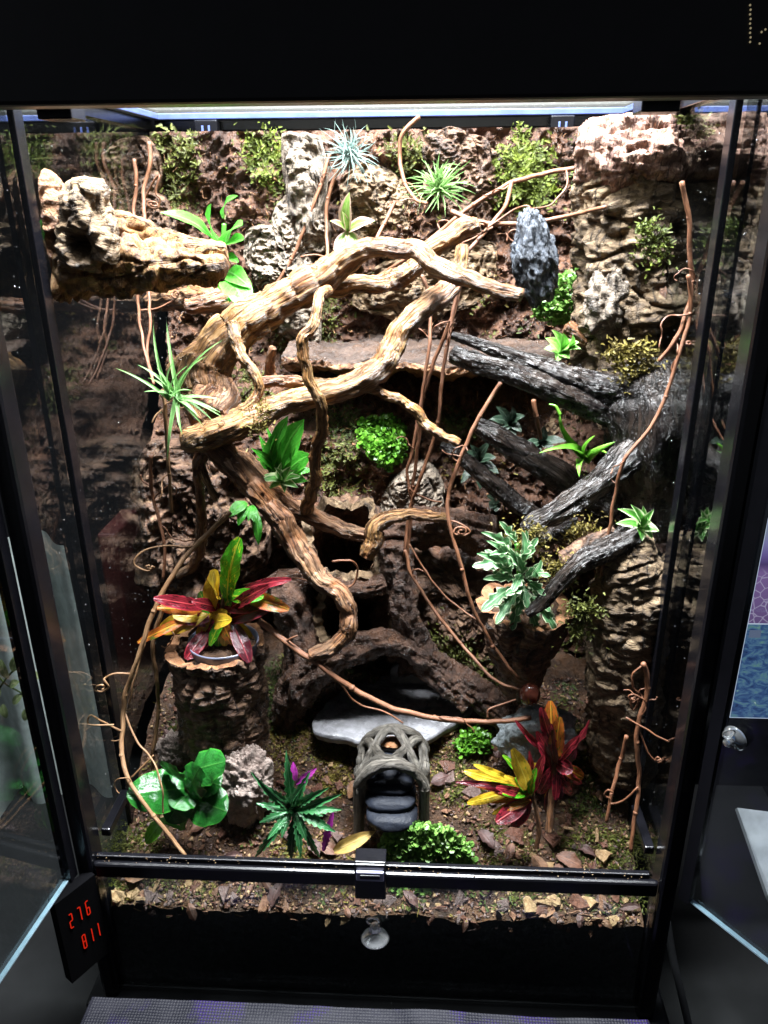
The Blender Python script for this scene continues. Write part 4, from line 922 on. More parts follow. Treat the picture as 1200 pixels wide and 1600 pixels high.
vine('reddish cane against the side glass below the air plant', [(236, 712, .17), (236, 745, .17), (240, 780, .17), (250, 820, .16), (258, 860, .15), (255, 905, .14)], 4.0, sub=([(236, 760, .17), (224, 752, .17), (220, 742, .17)],))
vine('long tan vine sweeping down the side glass to the rail', [(360, 800, .16), (310, 848, .14), (275, 890, .12), (240, 955, .10), (215, 1030, .085), (196, 1085, .08), (192, 1130, .075), (190, 1180, .055), (205, 1225, .036), (240, 1275, .022), (290, 1337, .008)], 5.2, 'vinepale',
     sub=([(300, 855, .135), (260, 852, .13), (222, 862, .125), (210, 880, .12), (228, 892, .12), (240, 888, .12)]+curl(232, 885, .12, 6, 1.0), [(205, 1052, .085), (180, 1052, .08), (165, 1060, .078)]+curl(158, 1075, .075, 13, 1.4, 1, -1.2), [(192, 1143, .07), (160, 1128, .065), (142, 1118, .06), (140, 1132, .06), (178, 1132, .06)]))
vine('second tan vine twined beside the long one at the glass', [(262, 930, .115), (240, 1000, .11), (245, 1060, .11), (248, 1110, .11), (240, 1170, .10), (238, 1200, .10)], 4.4, 'vinepale', sub=([(232, 985, .11), (210, 1060, .09), (202, 1100, .085)], [(195, 1115, .08), (215, 1160, .06), (240, 1190, .045), (252, 1230, .03), (255, 1270, .026)], [(205, 1215, .065), (225, 1195, .07), (240, 1180, .075)]))
vine('brown vine sloping past the tillandsia roots behind cork strip', [(515, 240, .40), (500, 290, .39), (480, 345, .385), (455, 405, .38), (425, 455, .37)], 4.0)
vine('brown vine dropping below the silver air plant', [(527, 265, .395), (512, 310, .39), (510, 350, .385), (512, 405, .36)], 4.0, sub=([(470, 402, .38), (495, 398, .38), (512, 404, .37)],))
vine('crooked reddish vine standing up past the lid edge', [(655, 182, .37), (628, 210, .37), (625, 245, .37), (632, 285, .36), (650, 312, .35), (668, 318, .34)], 4.4)
vine('short vine stub leaning above the pale branch arch', [(617, 315, .38), (600, 350, .37), (582, 385, .35)], 4.0, sub=([(600, 375, .36), (575, 378, .35), (562, 390, .34)],))
vine('long vine from the moss cushion down to the branch fork', [(900, 262, .33), (850, 272, .33), (800, 285, .32), (740, 320, .32), (690, 360, .32), (640, 400, .32), (585, 435, .34)], 4.6, sub=([(885, 262, .33), (886, 290, .32), (860, 320, .31), (830, 328, .30)],))
vine('curving vine that carries the grey rock to the column', [(705, 330, .30), (740, 345, .29), (790, 350, .28), (850, 345, .27), (900, 335, .25), (945, 324, .21)], 5.0, sub=([(835, 335, .27), (822, 322, .27), (800, 330, .28), (770, 350, .28), (740, 372, .28), (690, 390, .29)],))
vine('hanging vine bundle strand passing the branch fork', [(800, 282, .30), (790, 320, .29), (760, 360, .28), (728, 400, .26), (715, 455, .25), (698, 540, .23), (690, 600, .22), (684, 660, .21), (660, 740, .20), (640, 800, .20), (632, 870, .19)], 4.2, sub=(curl(752, 355, .27, 16, 2.0), ))
vine('hanging vine strand nearest the bright creeper', [(660, 430, .27), (670, 470, .26), (672, 530, .24), (665, 580, .23), (655, 640, .22), (645, 700, .21), (636, 740, .205), (645, 790, .2)], 3.6, sub=([(640, 762, .2), (655, 775, .2), (690, 785, .2)],))
vine('hanging vine strand behind the twig with pale tip', [(720, 440, .26), (705, 500, .24), (680, 560, .235), (662, 620, .23), (655, 680, .22), (645, 760, .21), (640, 830, .2), (634, 900, .195)], 4.0)
vine('lower vine strand trailing from the hole to the knob', [(633, 860, .19), (645, 900, .18), (680, 955, .16), (720, 1005, .14), (770, 1060, .11), (812, 1078, .10)], 3.4, sub=([(640, 850, .19), (670, 900, .18), (700, 935, .17), (755, 975, .15)],))
vine('reddish vine dropping in front of the variegated plant', [(783, 598, .17), (750, 650, .16), (718, 720, .15), (700, 780, .14), (705, 830, .13), (722, 890, .12), (735, 940, .115), (770, 1010, .11), (810, 1060, .10)], 4.4, sub=([(700, 812, .14), (715, 815, .135)]+curl(720, 830, .13, 12, 1.8),))
vine('thick brown vine bowing low in front of the cave', [(405, 970, .11), (450, 1005, .095), (500, 1040, .085), (550, 1075, .08), (610, 1105, .075), (680, 1122, .075), (760, 1128, .08), (830, 1122, .09)], 6.0, sub=([(448, 1003, .095), (455, 998, .092), (465, 994, .09)], [(528, 1065, .085), (560, 1100, .085), (600, 1112, .085), (630, 1130, .085)], [(762, 1122, .08), (765, 1108, .082), (785, 1100, .085), (806, 1092, .09)]))
vine('pink vine down the cork column beside the side glass', [(1066, 285, .15), (1076, 340, .15), (1078, 400, .15), (1082, 440, .15), (1072, 490, .145), (1055, 530, .14), (1030, 565, .14)], 5.0)
vine('long thin vine along the side glass down to the dark limb', [(1076, 430, .14), (1078, 490, .14), (1062, 550, .135), (1040, 620, .13), (1015, 670, .125), (975, 720, .12), (960, 780, .12), (948, 850, .115), (940, 900, .11)], 4.2, sub=(curl(1075, 537, .138, 6, 1.6),))
vine('upright vine standing at the right glass corner with tangled tendrils', [(1005, 1035, .06), (1012, 1075, .06), (1000, 1120, .055), (995, 1160, .05), (999, 1220, .045), (993, 1270, .035), (985, 1330, .025)], 5.0, sub=([(1003, 1040, .06), (988, 1055, .06), (990, 1075, .06), (998, 1085, .06), (985, 1095, .06), (990, 1110, .06)]+curl(990, 1090, .06, 9, 1.5), [(995, 1130, .055), (1010, 1170, .05), (1022, 1190, .05)]+curl(1028, 1188, .05, 7, 1.3), [(978, 1122, .05), (1000, 1135, .045), (1045, 1160, .04)], [(998, 1230, .04), (975, 1250, .045), (955, 1255, .05)]+curl(953, 1240, .05, 8, 1.0, 1, 1.5)))
vine('short brown cane beside the corner vine', [(980, 1150, .07), (970, 1185, .07), (958, 1230, .06), (948, 1285, .05)], 4.2)
vine('thin curl of vine hanging beside the low hole', [(520, 878, .11), (548, 876, .11), (558, 890, .12), (548, 915, .12), (515, 918, .12), (470, 905, .125), (420, 905, .13), (380, 915, .135)], 2.2)
vine('short reddish stalk under the dark limbs', [(834, 625, .24), (838, 650, .24), (845, 685, .25)], 4.5)

# ================================================================== PLANTS
L = {}
L['silver'] = m_leaf('silver_tillandsia', (.20, .29, .26), (.33, .44, .42), .5, 1.0, rough=.6, trans=.15)
L['greent'] = m_leaf('green_tillandsia', (.17, .33, .09), (.28, .44, .18), .5, 1.0, rough=.5)
L['bigt'] = m_leaf('long_tillandsia', (.16, .36, .10), (.26, .46, .18), .6, 1.0, rough=.45)
L['bromp'] = m_leaf('two_tone_bromeliad', (.20, .36, .07), (.55, .36, .30), .55, .8, (.30, .45, .12), .12, .3)
L['orchid'] = m_leaf('broad_green', (.07, .36, .035), (.12, .46, .06), .85, 1.0, (.16, .48, .10), .10, .25)
L['strap'] = m_leaf('strap_green', (.04, .24, .02), (.08, .34, .03), .8, 1.0, (.10, .36, .05), .12, .22)
L['varieg'] = m_leaf('cream_edge_bromeliad', (.10, .34, .05), (.62, .74, .42), .55, .75, None, .1, .35)
L['brom'] = m_leaf('lime_bromeliad', (.16, .44, .06), (.34, .62, .18), .7, .95, (.26, .54, .12), .1, .3)
L['curly'] = m_leaf('curly_green', (.12, .36, .03), (.22, .46, .06), .6, 1.0, rough=.35)
L['osteo'] = m_leaf('cream_margin_jagged', (.07, .20, .075), (.60, .68, .46), .70, .82, (.22, .38, .18), .08, .4)
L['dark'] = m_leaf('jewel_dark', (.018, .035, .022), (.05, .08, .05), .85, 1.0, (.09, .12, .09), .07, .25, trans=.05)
L['crg'] = m_leaf('croton_green', (.05, .30, .012), (.07, .34, .02), .8, 1.0, (.45, .48, .04), .12, .2, (.50, .50, .03), .60, 4)
L['cry'] = m_leaf('croton_yellow', (.46, .31, .02), (.50, .26, .03), .75, 1.0, (.56, .42, .05), .10, .25, (.10, .20, .015), .62, 4)
L['crr'] = m_leaf('croton_crimson', (.17, .012, .022), (.42, .03, .05), .75, 1.0, (.45, .05, .06), .10, .18, (.03, .005, .008), .54, 4)
L['cro'] = m_leaf('croton_orange', (.40, .11, .018), (.34, .04, .02), .75, 1.0, (.70, .34, .04), .12, .22, (.07, .11, .012), .55, 4)
L['crd'] = m_leaf('croton_dark', (.05, .008, .014), (.14, .015, .02), .8, 1.0, (.24, .03, .04), .10, .15, (.02, .03, .01), .62, 6)
L['pep'] = m_leaf('glossy_round', (.012, .095, .014), (.03, .19, .02), .9, 1.0, (.04, .17, .03), .05, .10, trans=.10)
L['peplime'] = m_leaf('lime_round', (.14, .42, .03), (.2, .5, .05), .9, 1.0, (.2, .5, .08), .06, .15)
L['serr'] = m_leaf('serrated_green', (.022, .115, .035), (.06, .21, .08), .7, 1.0, (.11, .27, .13), .12, .14, trans=.12)
L['mag'] = m_leaf('magenta_leaf', (.26, .02, .22), (.36, .05, .30), .8, 1.0, (.42, .08, .36), .1, .3)
L['deadleaf'] = m_leaf('dry_yellow_leaf', (.52, .36, .10), (.40, .24, .07), .8, 1.0, (.60, .45, .18), .1, .6)
grass_s = [leaf_mesh('thin_leaf', L['silver'], pr_grass, .8, bu_, ns=9, nc=3, asp=.03) for bu_ in (.06, .16, .28, -.12)]
grass_g = [leaf_mesh('thin_leaf', L['greent'], pr_grass, .8, bu_, ns=8, nc=3, asp=.05) for bu_ in (.03, .10, .18)]
grass_b = leaf_mesh('thin_leaf', L['bigt'], pr_grass, .8, .12, ns=9, nc=3, asp=.04)

def plant(name, label, px, cat='plant', group=None): return thing(name, label, cat, at(*px), group)
t = plant('air_plant', 'silvery fine-leaved air plant at the top of the pale cork strip', (548, 250, .385), 'air plant')
rosette(grass_s, at(545, 245, .385), (.15, -.7, .45), 110, .026, .050, .0009, t, .1, 1.8)
t = plant('air_plant', 'spiky green air plant on the wall beside the moss cushion', (685, 310, .37), 'air plant')
rosette(grass_g, at(685, 302, .37), (0, -.55, .75), 80, .032, .054, .0014, t, .1, 1.75)
t = plant('air_plant', 'long-leaved green air plant mounted by the side glass', (272, 620, .12), 'air plant')
for (x, y, yy) in [(240, 492, .14), (260, 500, .14), (180, 575, .11), (215, 570, .12), (295, 570, .1), (325, 555, .10), (350, 530, .11), (345, 645, .1), (335, 660, .10), (310, 650, .09), (262, 720, .10), (285, 680, .09), (225, 612, .11), (345, 625, .11), (275, 560, .1), (245, 575, .11), (300, 610, .09), (352, 655, .12), (230, 590, .13), (320, 668, .11)]:
    leaf_px(grass_b, (random.uniform(264, 280), random.uniform(612, 628)), (x, y), .115, yy, random.uniform(6.5, 9), t, (random.uniform(-.4, .4), -.6, .8))
br = leaf_mesh('broad_leaf', L['bromp'], pr_lance, .22, .12, .05)
t = plant('small_bromeliad', 'small pink-edged bromeliad with five leaves on the wall', (545, 365, .385), 'bromeliad')
for tip, wd in (((546, 300), 26), ((586, 345), 24), ((527, 408), 24), ((562, 398), 22), ((515, 345), 14), ((535, 330), 12)): leaf_px(br, (543, 362), tip, .39, .37, wd, t)
ov = leaf_mesh('broad_leaf', L['orchid'], pr_oval, .18, .10, .05, ns=11); tp = leaf_mesh('broad_leaf', L['orchid'], pr_lance, .18, .12, .05, ns=11)
t = plant('broad_leaf_plant', 'bright green broad-leaved plant behind the end of the log', (350, 420, .33))
for b_, tip, wd, yb, yt, me in (((335, 380), (250, 332), 32, .34, .28, tp), ((352, 385), (330, 318), 44, .34, .29, tp), ((352, 385), (378, 352), 40, .34, .29, ov), ((350, 340), (372, 306), 20, .34, .30, tp), ((345, 400), (380, 375), 36, .34, .29, ov), ((352, 430), (388, 485), 46, .33, .26, ov), ((355, 425), (392, 450), 34, .33, .28, tp), ((330, 440), (325, 490), 34, .33, .27, ov), ((315, 440), (300, 462), 18, .33, .28, ov), ((365, 430), (352, 480), 30, .33, .27, ov), ((345, 405), (372, 410), 18, .33, .29, ov)):
    leaf_px(me, b_, tip, yb, yt, wd, t)
limb('stem', [(350, 470, .35, 4), (348, 420, .345, 4), (350, 350, .345, 3.5)], L['strap'], t, seg=8, amp=.1)
st = leaf_mesh('strap_leaf', L['strap'], pr_strap, .15, .14, .18, ns=13); st2 = leaf_mesh('strap_leaf', L['strap'], pr_lance, .2, .14, .1, ns=11)
t = plant('fern_plant', 'glossy green strap-leaved fern under the lower pale limb', (435, 740, .27))
for tip, wd, me in (((475, 655), 34, st), ((440, 655), 22, st2), ((405, 680), 20, st2), ((485, 710), 34, st), ((392, 700), 22, st2), ((455, 670), 26, st), ((480, 752), 26, st2), ((395, 735), 26, st2), ((415, 665), 14, st2), ((470, 690), 30, st), ((425, 690), 24, st2), ((490, 735), 20, st2), ((450, 650), 22, st), ((400, 715), 20, st2), ((462, 700), 26, st), ((410, 690), 18, st2), ((478, 725), 24, st2), ((432, 675), 20, st2)):
    leaf_px(me, (random.uniform(428, 445), random.uniform(742, 755)), tip, .27, random.uniform(.22, .26), wd, t)
t = plant('drooping_plant', 'few dark green oval leaves hanging under the pale limb', (385, 790, .19))
for b_, tip, wd in (((385, 785), (357, 808), 22), ((385, 790), (372, 822), 16), ((392, 790), (400, 818), 18), ((400, 800), (404, 852), 16), ((410, 775), (428, 808), 16), ((395, 790), (388, 815), 12)): leaf_px(st2, b_, tip, .19, .17, wd, t)
def brom(label, c, tips, mat, wd, Y, mesh=None, dy=.025, prof=pr_lance):
    me = leaf_mesh('broad_leaf', L[mat], prof, .3, .16, .08); t = plant('small_bromeliad', label, (c[0], c[1], Y), 'bromeliad')
    for x, y in tips: leaf_px(me, c, (x, y), Y, Y-random.uniform(.3, 1)*dy, wd*random.uniform(.85, 1.15), t)
    return t
brom('cream-edged bromeliad sitting on the pale limb by the fern', (442, 752), [(440, 722), (412, 742), (420, 765), (462, 735), (466, 762), (455, 728), (428, 730), (445, 770), (405, 752), (472, 745)], 'varieg', 15, .155)
brom('lime green bromeliad on the end of the ledge', (876, 550), [(862, 515), (880, 520), (895, 522), (850, 545), (905, 535), (870, 565), (890, 560), (852, 528), (908, 545)], 'brom', 18, .235)
brom('small bromeliad growing on the dark wood at the side glass', (998, 822), [(985, 788), (1005, 790), (1022, 795), (965, 795), (962, 818), (1030, 830), (1000, 848), (980, 835), (1012, 812), (1020, 842)], 'varieg', 17, .125)
brom('pair of small pale green leaves beside the broad column', (912, 305), [(892, 290), (905, 318), (918, 288)], 'brom', 18, .30)
cv = leaf_mesh('curly_leaf', L['curly'], pr_grass, .5, -.16, ns=11, nc=3); cv2 = leaf_mesh('curly_leaf', L['curly'], pr_grass, .5, .2, ns=11, nc=3)
t = plant('air_plant', 'thin curly green air plant cradled by the dark limbs', (912, 725, .20), 'air plant')
for tip, me in (((875, 645), cv), ((842, 708), cv2), ((962, 690), cv), ((955, 715), cv2), ((905, 745), cv2), ((930, 680), cv)): leaf_px(me, (912, 718), tip, .20, .17, 18, t, (random.uniform(-.8, .8), -.6, .6))
limb('leaf_tip', [(875, 648, .17, 3), (868, 635, .172, 2), (858, 632, .175, 1.5)], L['curly'], t, seg=6)
os_ = leaf_mesh('jagged_leaf', L['osteo'], lambda k: .25 if k < .15 else max(.05, math.sin(PI*((k-.15)/.85*.9+.08))**.7), .2, .10, .10, teeth=4, tooth=.5, nc=5, asp=.35)
t = plant('variegated_plant', 'bushy plant with jagged cream-edged leaves in the bark planter', (810, 930, .12))
for b_, tip, wd in (((800, 860), (752, 832), 22), ((805, 850), (780, 815), 22), ((800, 880), (738, 885), 26), ((800, 890), (745, 865), 24), ((805, 905), (755, 905), 24), ((805, 915), (752, 955), 30), ((810, 925), (775, 975), 28), ((815, 930), (800, 985), 30), ((820, 930), (840, 985), 26), ((825, 925), (868, 985), 28), ((825, 910), (852, 930), 26), ((820, 900), (845, 875), 24), ((815, 880), (840, 840), 24), ((810, 870), (815, 830), 24), ((800, 900), (770, 880), 22), ((815, 900), (790, 855), 26), ((820, 915), (790, 930), 28), ((822, 905), (838, 895), 24), ((815, 890), (760, 845), 22), ((818, 930), (780, 950), 26), ((828, 930), (860, 955), 22), ((815, 895), (800, 925), 24), ((800, 870), (765, 868), 20), ((830, 900), (860, 900), 20), ((812, 905), (825, 950), 28), ((806, 880), (778, 905), 24)):
    leaf_px(os_, b_, tip, .12, random.uniform(.07, .115), wd*.82, t)
    j = (random.uniform(-14, 14), random.uniform(-14, 14)); leaf_px(os_, b_, (tip[0]*.8+b_[0]*.2+j[0], tip[1]*.8+b_[1]*.2+j[1]), .125, random.uniform(.09, .125), wd*.7, t)
limb('stem', [(815, 950, .135, 5), (812, 900, .125, 4.5), (808, 850, .125, 4)], L['strap'], t, seg=8)
dk = leaf_mesh('dark_leaf', L['dark'], pr_lance, .15, .1, .08)
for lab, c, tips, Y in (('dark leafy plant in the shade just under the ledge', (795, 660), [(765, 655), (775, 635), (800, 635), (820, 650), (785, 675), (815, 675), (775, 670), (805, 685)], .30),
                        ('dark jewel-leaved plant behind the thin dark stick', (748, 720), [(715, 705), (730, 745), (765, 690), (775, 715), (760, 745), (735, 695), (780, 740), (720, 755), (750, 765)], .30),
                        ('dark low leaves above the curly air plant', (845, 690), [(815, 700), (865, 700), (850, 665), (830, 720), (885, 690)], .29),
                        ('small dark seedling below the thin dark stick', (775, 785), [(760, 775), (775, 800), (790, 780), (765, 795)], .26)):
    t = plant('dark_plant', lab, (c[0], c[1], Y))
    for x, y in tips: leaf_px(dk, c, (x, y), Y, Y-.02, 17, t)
# crotons
cro = {k: leaf_mesh('croton_leaf', L[k], pr_spoon, .10, .08, .10, ns=11) for k in ('crg', 'cry', 'crr', 'cro', 'crd')}
t = plant('croton', 'croton with yellow, green and crimson leaves in the cork stump', (340, 1000, .125))
for b_, tip, wd, k in (((345, 935), (335, 892), 26, 'cry'), ((330, 960), (338, 890), 25, 'cry'), ((358, 930), (375, 840), 34, 'crg'), ((355, 940), (362, 865), 24, 'crg'), ((355, 932), (412, 932), 22, 'crg'), ((370, 925), (452, 952), 24, 'cro'), ((325, 960), (248, 985), 30, 'cry'), ((310, 960), (215, 1004), 14, 'cro'), ((325, 950), (240, 935), 20, 'crr'), ((315, 955), (245, 950), 18, 'cro'), ((335, 975), (362, 968), 22, 'cry'), ((330, 965), (355, 955), 16, 'cry'), ((355, 970), (425, 948), 26, 'crd'), ((362, 970), (390, 1035), 24, 'crd'), ((325, 985), (290, 1030), 22, 'crr'), ((360, 950), (420, 915), 18, 'crr'), ((380, 920), (455, 905), 14, 'crr'), ((340, 960), (320, 930), 18, 'cro'), ((350, 985), (350, 1005), 18, 'crd'), ((320, 965), (270, 962), 18, 'cry'), ((345, 950), (300, 940), 18, 'crr'), ((340, 985), (310, 1015), 18, 'crr')):
    leaf_px(cro[k], b_, tip, .12, random.uniform(.08, .115), wd*1.08, t, (random.uniform(-.6, .6), -.8, .6))
for _ in range(16):
    a_ = random.uniform(0, 6.28); leaf_px(cro[random.choice(['crr', 'cry', 'cro', 'crd', 'crg'])], (342+random.uniform(-14, 16), 965+random.uniform(-20, 15)), (342+70*math.cos(a_), 965+45*math.sin(a_)), .122, .122+random.uniform(-.03, .02), random.uniform(16, 24), t, (random.uniform(-.6, .6), -.8, .6))
limb('stem', [(345, 1010, .125, 5), (345, 970, .122, 4.5), (350, 930, .12, 4)], M['wooddark'], t, seg=8)
t = plant('croton', 'low croton with golden and red leaves near the clipped rail', (830, 1300, .045))
for b_, tip, wd, k in (((825, 1235), (800, 1170), 34, 'cry'), ((825, 1240), (815, 1180), 26, 'cry'), ((800, 1225), (725, 1205), 22, 'cry'), ((800, 1220), (740, 1195), 14, 'cry'), ((800, 1230), (712, 1222), 12, 'crd'), ((805, 1235), (730, 1255), 20, 'cry'), ((820, 1225), (785, 1180), 16, 'crg'), ((825, 1240), (785, 1240), 18, 'crg'), ((830, 1245), (838, 1200), 18, 'crg'), ((825, 1250), (775, 1285), 34, 'crr'), ((830, 1250), (800, 1290), 32, 'crr'), ((820, 1240), (775, 1230), 18, 'crr'), ((832, 1240), (850, 1180), 20, 'crr'), ((825, 1240), (805, 1215), 18, 'crg'), ((830, 1250), (790, 1265), 16, 'cro')):
    leaf_px(cro[k], b_, tip, .06, random.uniform(.03, .065), wd*.8, t, (random.uniform(-.6, .6), -.7, .7))
for _ in range(14):
    a_ = random.uniform(2.0, 5.2); leaf_px(cro[random.choice(['cry', 'cry', 'crg', 'crr', 'cro'])], (826+random.uniform(-8, 8), 1240+random.uniform(-8, 8)), (822+random.uniform(40, 95)*math.cos(a_), 1236+random.uniform(35, 65)*math.sin(a_)), .06, .06+random.uniform(-.02, .015), random.uniform(11, 18), t, (random.uniform(-.6, .6), -.8, .6))
limb('stem', [(838, 1325, .045, 4), (842, 1290, .05, 3.5), (832, 1240, .058, 3)], M['wooddark'], t, seg=8)
t = plant('croton', 'taller crimson croton beside the blue-grey rock', (860, 1250, .075))
for b_, tip, wd, k in (((865, 1175), (860, 1095), 32, 'cro'), ((870, 1180), (845, 1105), 22, 'crr'), ((872, 1180), (920, 1125), 14, 'crr'), ((865, 1185), (805, 1125), 12, 'crr'), ((868, 1190), (895, 1205), 28, 'crr'), ((865, 1195), (842, 1240), 24, 'crr'), ((868, 1190), (875, 1120), 28, 'cro'), ((870, 1200), (900, 1170), 22, 'crd'), ((870, 1210), (890, 1240), 24, 'crr'), ((860, 1200), (840, 1160), 18, 'crr'), ((868, 1215), (855, 1270), 24, 'crd'), ((872, 1190), (905, 1150), 16, 'crr')):
    leaf_px(cro[k], b_, tip, .08, random.uniform(.055, .085), wd*.85, t, (random.uniform(-.6, .6), -.9, .4))
limb('stem', [(858, 1300, .06, 6), (862, 1240, .075, 5), (868, 1185, .08, 4)], M['wooddark'], t, seg=8)
for q_, c_, Yc, rx, ry, ks in ((t, (868, 1190), .085, 48, 60, ('crr', 'crr', 'crd', 'cro')),):
    for _ in range(10):
        a_ = random.uniform(0, 6.28); leaf_px(cro[random.choice(ks)], (c_[0]+random.uniform(-4, 4), c_[1]+random.uniform(-15, 25)), (c_[0]+rx*math.cos(a_), c_[1]+ry*math.sin(a_)), Yc, Yc+random.uniform(-.02, .02), random.uniform(14, 22), q_, (random.uniform(-.6, .6), -.8, .5))
# round-leaved plant
hp = leaf_mesh('round_leaf', L['pep'], pr_heart, .10, .05, .10, ns=15, nc=7, cup=.25, asp=.5); hl = leaf_mesh('round_leaf', L['peplime'], pr_oval, .15, .08, ns=9)
t = plant('round_leaf_plant', 'glossy deep green round-leaved plant in the front corner', (280, 1280, .05))
for b_, tip, wd, ang in (((288, 1232), (198, 1242), 66, 0), ((300, 1205), (352, 1190), 56, 0), ((295, 1240), (312, 1198), 54, 0), ((300, 1248), (355, 1268), 66, 0), ((290, 1240), (262, 1285), 54, 0), ((275, 1215), (262, 1192), 46, 0), ((318, 1218), (345, 1228), 46, 0), ((295, 1240), (270, 1262), 46, 0)):
    leaf_px(hp, b_, tip, .055, random.uniform(.03, .05), wd, t, (random.uniform(-.15, .15), -.62, .78))
leaf_px(hl, (258, 1278), (228, 1318), .045, .03, 24, t)
for tip in ((270, 1225), (310, 1215), (300, 1250), (285, 1255), (258, 1285)): limb('stem', [(285, 1295, .055, 3.2), ((285+tip[0])/2, (1295+tip[1])/2, .055, 2.8), (tip[0], tip[1], .055, 2.5)], L['strap'], t, seg=6)
# serrated plant
sr = leaf_mesh('serrated_leaf', L['serr'], lambda k: pr_lance(k)*.75, .5, .10, .05, teeth=8, tooth=.35, nc=3)
sm = leaf_mesh('serrated_leaf', L['mag'], lambda k: pr_lance(k)*.75, .5, .05, .05, teeth=8, tooth=.35, nc=3)
t = plant('serrated_plant', 'star-shaped green plant with toothed leaves beside the arch hide', (460, 1300, .045))
for tip in ((447, 1172), (392, 1205), (412, 1225), (405, 1285), (398, 1340), (418, 1312), (456, 1345), (500, 1340), (525, 1300), (535, 1265), (515, 1230), (485, 1205), (475, 1225), (432, 1250), (505, 1275), (440, 1310), (480, 1315), (535, 1240), (400, 1255), (470, 1340)):
    leaf_px(sr, (460+random.uniform(-5, 5), 1262+random.uniform(-5, 5)), tip, .045, random.uniform(.01, .045), random.uniform(20, 27), t)
for b_, tip in (((505, 1330), (522, 1262)), ((462, 1225), (495, 1200)), ((462, 1220), (458, 1190))): leaf_px(sm, b_, tip, .035, .04, 20, t, (0, -.9, .4), 'magenta_leaf')
limb('stem', [(460, 1330, .04, 4), (461, 1295, .043, 4), (460, 1258, .045, 3)], L['strap'], t, seg=7)
# dry leaf
dl = leaf_mesh('dry_leaf', L['deadleaf'], pr_lance, .5, .08, .1)
t = plant('dead_leaf', 'curled pale yellow dead leaf lying before the stones', (550, 1315, .04), 'leaf'); leaf_px(dl, (522, 1330), (588, 1298), .035, .04, 24, t)
# creepers
def creeper(label, poly, Y, n, size, mat, where, dome, seed): return moss(label, poly, Y, n, size, M[mat], where, 0, 'leaf', 'creeper_patch', 'creeper', dome, seed, False)
creeper('bright lime creeper mat on the wall below the ledge', [(562, 655), (605, 645), (632, 660), (635, 715), (610, 735), (580, 710), (562, 690)], .36, 1300, .0055, 'clover', 'wall', .022, 3)
creeper('green creeper cushion under the hanging grey rock', [(840, 455), (880, 425), (918, 430), (915, 480), (880, 505), (835, 500), (828, 480)], .34, 1300, .0055, 'cloverp', 'free', .03, 4)
creeper('round creeper cushion in front of the stacked stones', [(592, 1320), (605, 1290), (650, 1276), (700, 1285), (735, 1318), (742, 1350), (660, 1352), (600, 1350)], .045, 2600, .0058, 'cloverp', 'free', .012, 5)
creeper('creeper leaves pressed against the lower pane under the clip', [(605, 1375), (680, 1380), (670, 1398), (610, 1396)], .006, 220, .005, 'cloverp', 'ground', 0, 6)
creeper('small lime creeper tuft left of the low croton', [(708, 1165), (740, 1148), (768, 1160), (765, 1185), (720, 1190)], .10, 420, .005, 'clover', 'ground', .012, 7)
creeper('tiny creeper shoots on the wall behind the forked branch', [(635, 450), (680, 435), (690, 460), (645, 485)], .40, 180, .0055, 'clover', 'wall', .01, 8)
creeper('thin creeper shoots in the gap behind the vines', [(735, 910), (780, 905), (775, 940), (740, 945)], .26, 90, .005, 'clover', 'free', .01, 9)

# ================================================================== HIDE ARCH AND STEPPING STONES
ar = thing('arch_hide', 'grey woven vine arch standing over the black stones', 'ornament', at(610, 1280, .10))
Pf = [at(556, 1288, .062), at(668, 1278, .062)]; cx = (Pf[0][0]+Pf[1][0])/2; hw = (Pf[1][0]-Pf[0][0])/2-.004
zb = -.03
def arcp(y, a, rs=1.0, bot=None):
    top = at(608, 1195, .062)[2]; ctr = top-hw
    return np.array([cx+hw*rs*math.cos(a), y, ctr+hw*rs*math.sin(a)]) if a >= 0 else None
top = at(608, 1192, .062)[2]; ctr = top-hw*1.0
def arch(name, y, r, y2=None):
    pts = [np.array([cx+hw, y, zb])]+[np.array([cx+hw*math.cos(a), y+(0 if y2 is None else (y2-y)*(a/PI)), ctr+hw*math.sin(a)]) for a in np.linspace(0, PI, 11)]+[np.array([cx-hw, y if y2 is None else y2, zb])]
    C = catmull(np.array(pts), 60); V, F, R = tube_raw(C, np.full(60, r), 14, .18, 1, .12, True, random.random()*9); mk(name, V, F, M['braid'], ar, R)
def strand(nm, y0, A, k, ph, r, rs=1.0):
    an = np.linspace(0, PI, 25); yy = lambda q: y0+A*math.sin(k*q+ph)
    pts = [np.array([cx+hw*rs, yy(0), zb])]+[np.array([cx+hw*rs*math.cos(q), yy(q), ctr+hw*rs*math.sin(q)]) for q in an]+[np.array([cx-hw*rs, yy(PI), zb])]
    C = catmull(np.array(pts), 110); V, F, R = tube_raw(C, np.full(110, r)*(1+.15*perlin(C*90+ph)), 14, .2, 1, .2, True, ph+1.0); mk(nm, V, F, M['braid'], ar, R)
strand('hoop', .060, .0015, 2, .3, .0050); strand('hoop', .066, .004, 3, 2.0, .0038, 1.02); strand('hoop', .092, .026, 3, -.2, .0046); strand('hoop', .092, .026, 3, 2.94, .0044, 1.03)
strand('hoop', .120, .002, 2, 1.0, .0050)
for i, (x, y, Y, wd, lab) in enumerate(((613, 1270, .050, 40, 'lowest of the black stones stacked as steps, behind the creeper'), (611, 1243, .064, 40, 'second lowest black step stone inside the arch'), (610, 1217, .078, 38, 'glossiest black step stone, third up inside the arch'), (607, 1196, .094, 29, 'topmost small black step stone inside the arch'))):
    c = at(x, y, Y); V, F = rock_geo(c, (wd*mpp(c), .024, .0085), i*3.1, .08, 1.2, 48, 24, sq=.72); one('black_stone', V, F, M['pebble'], lab, 'stone', 'black stones stacked as steps')
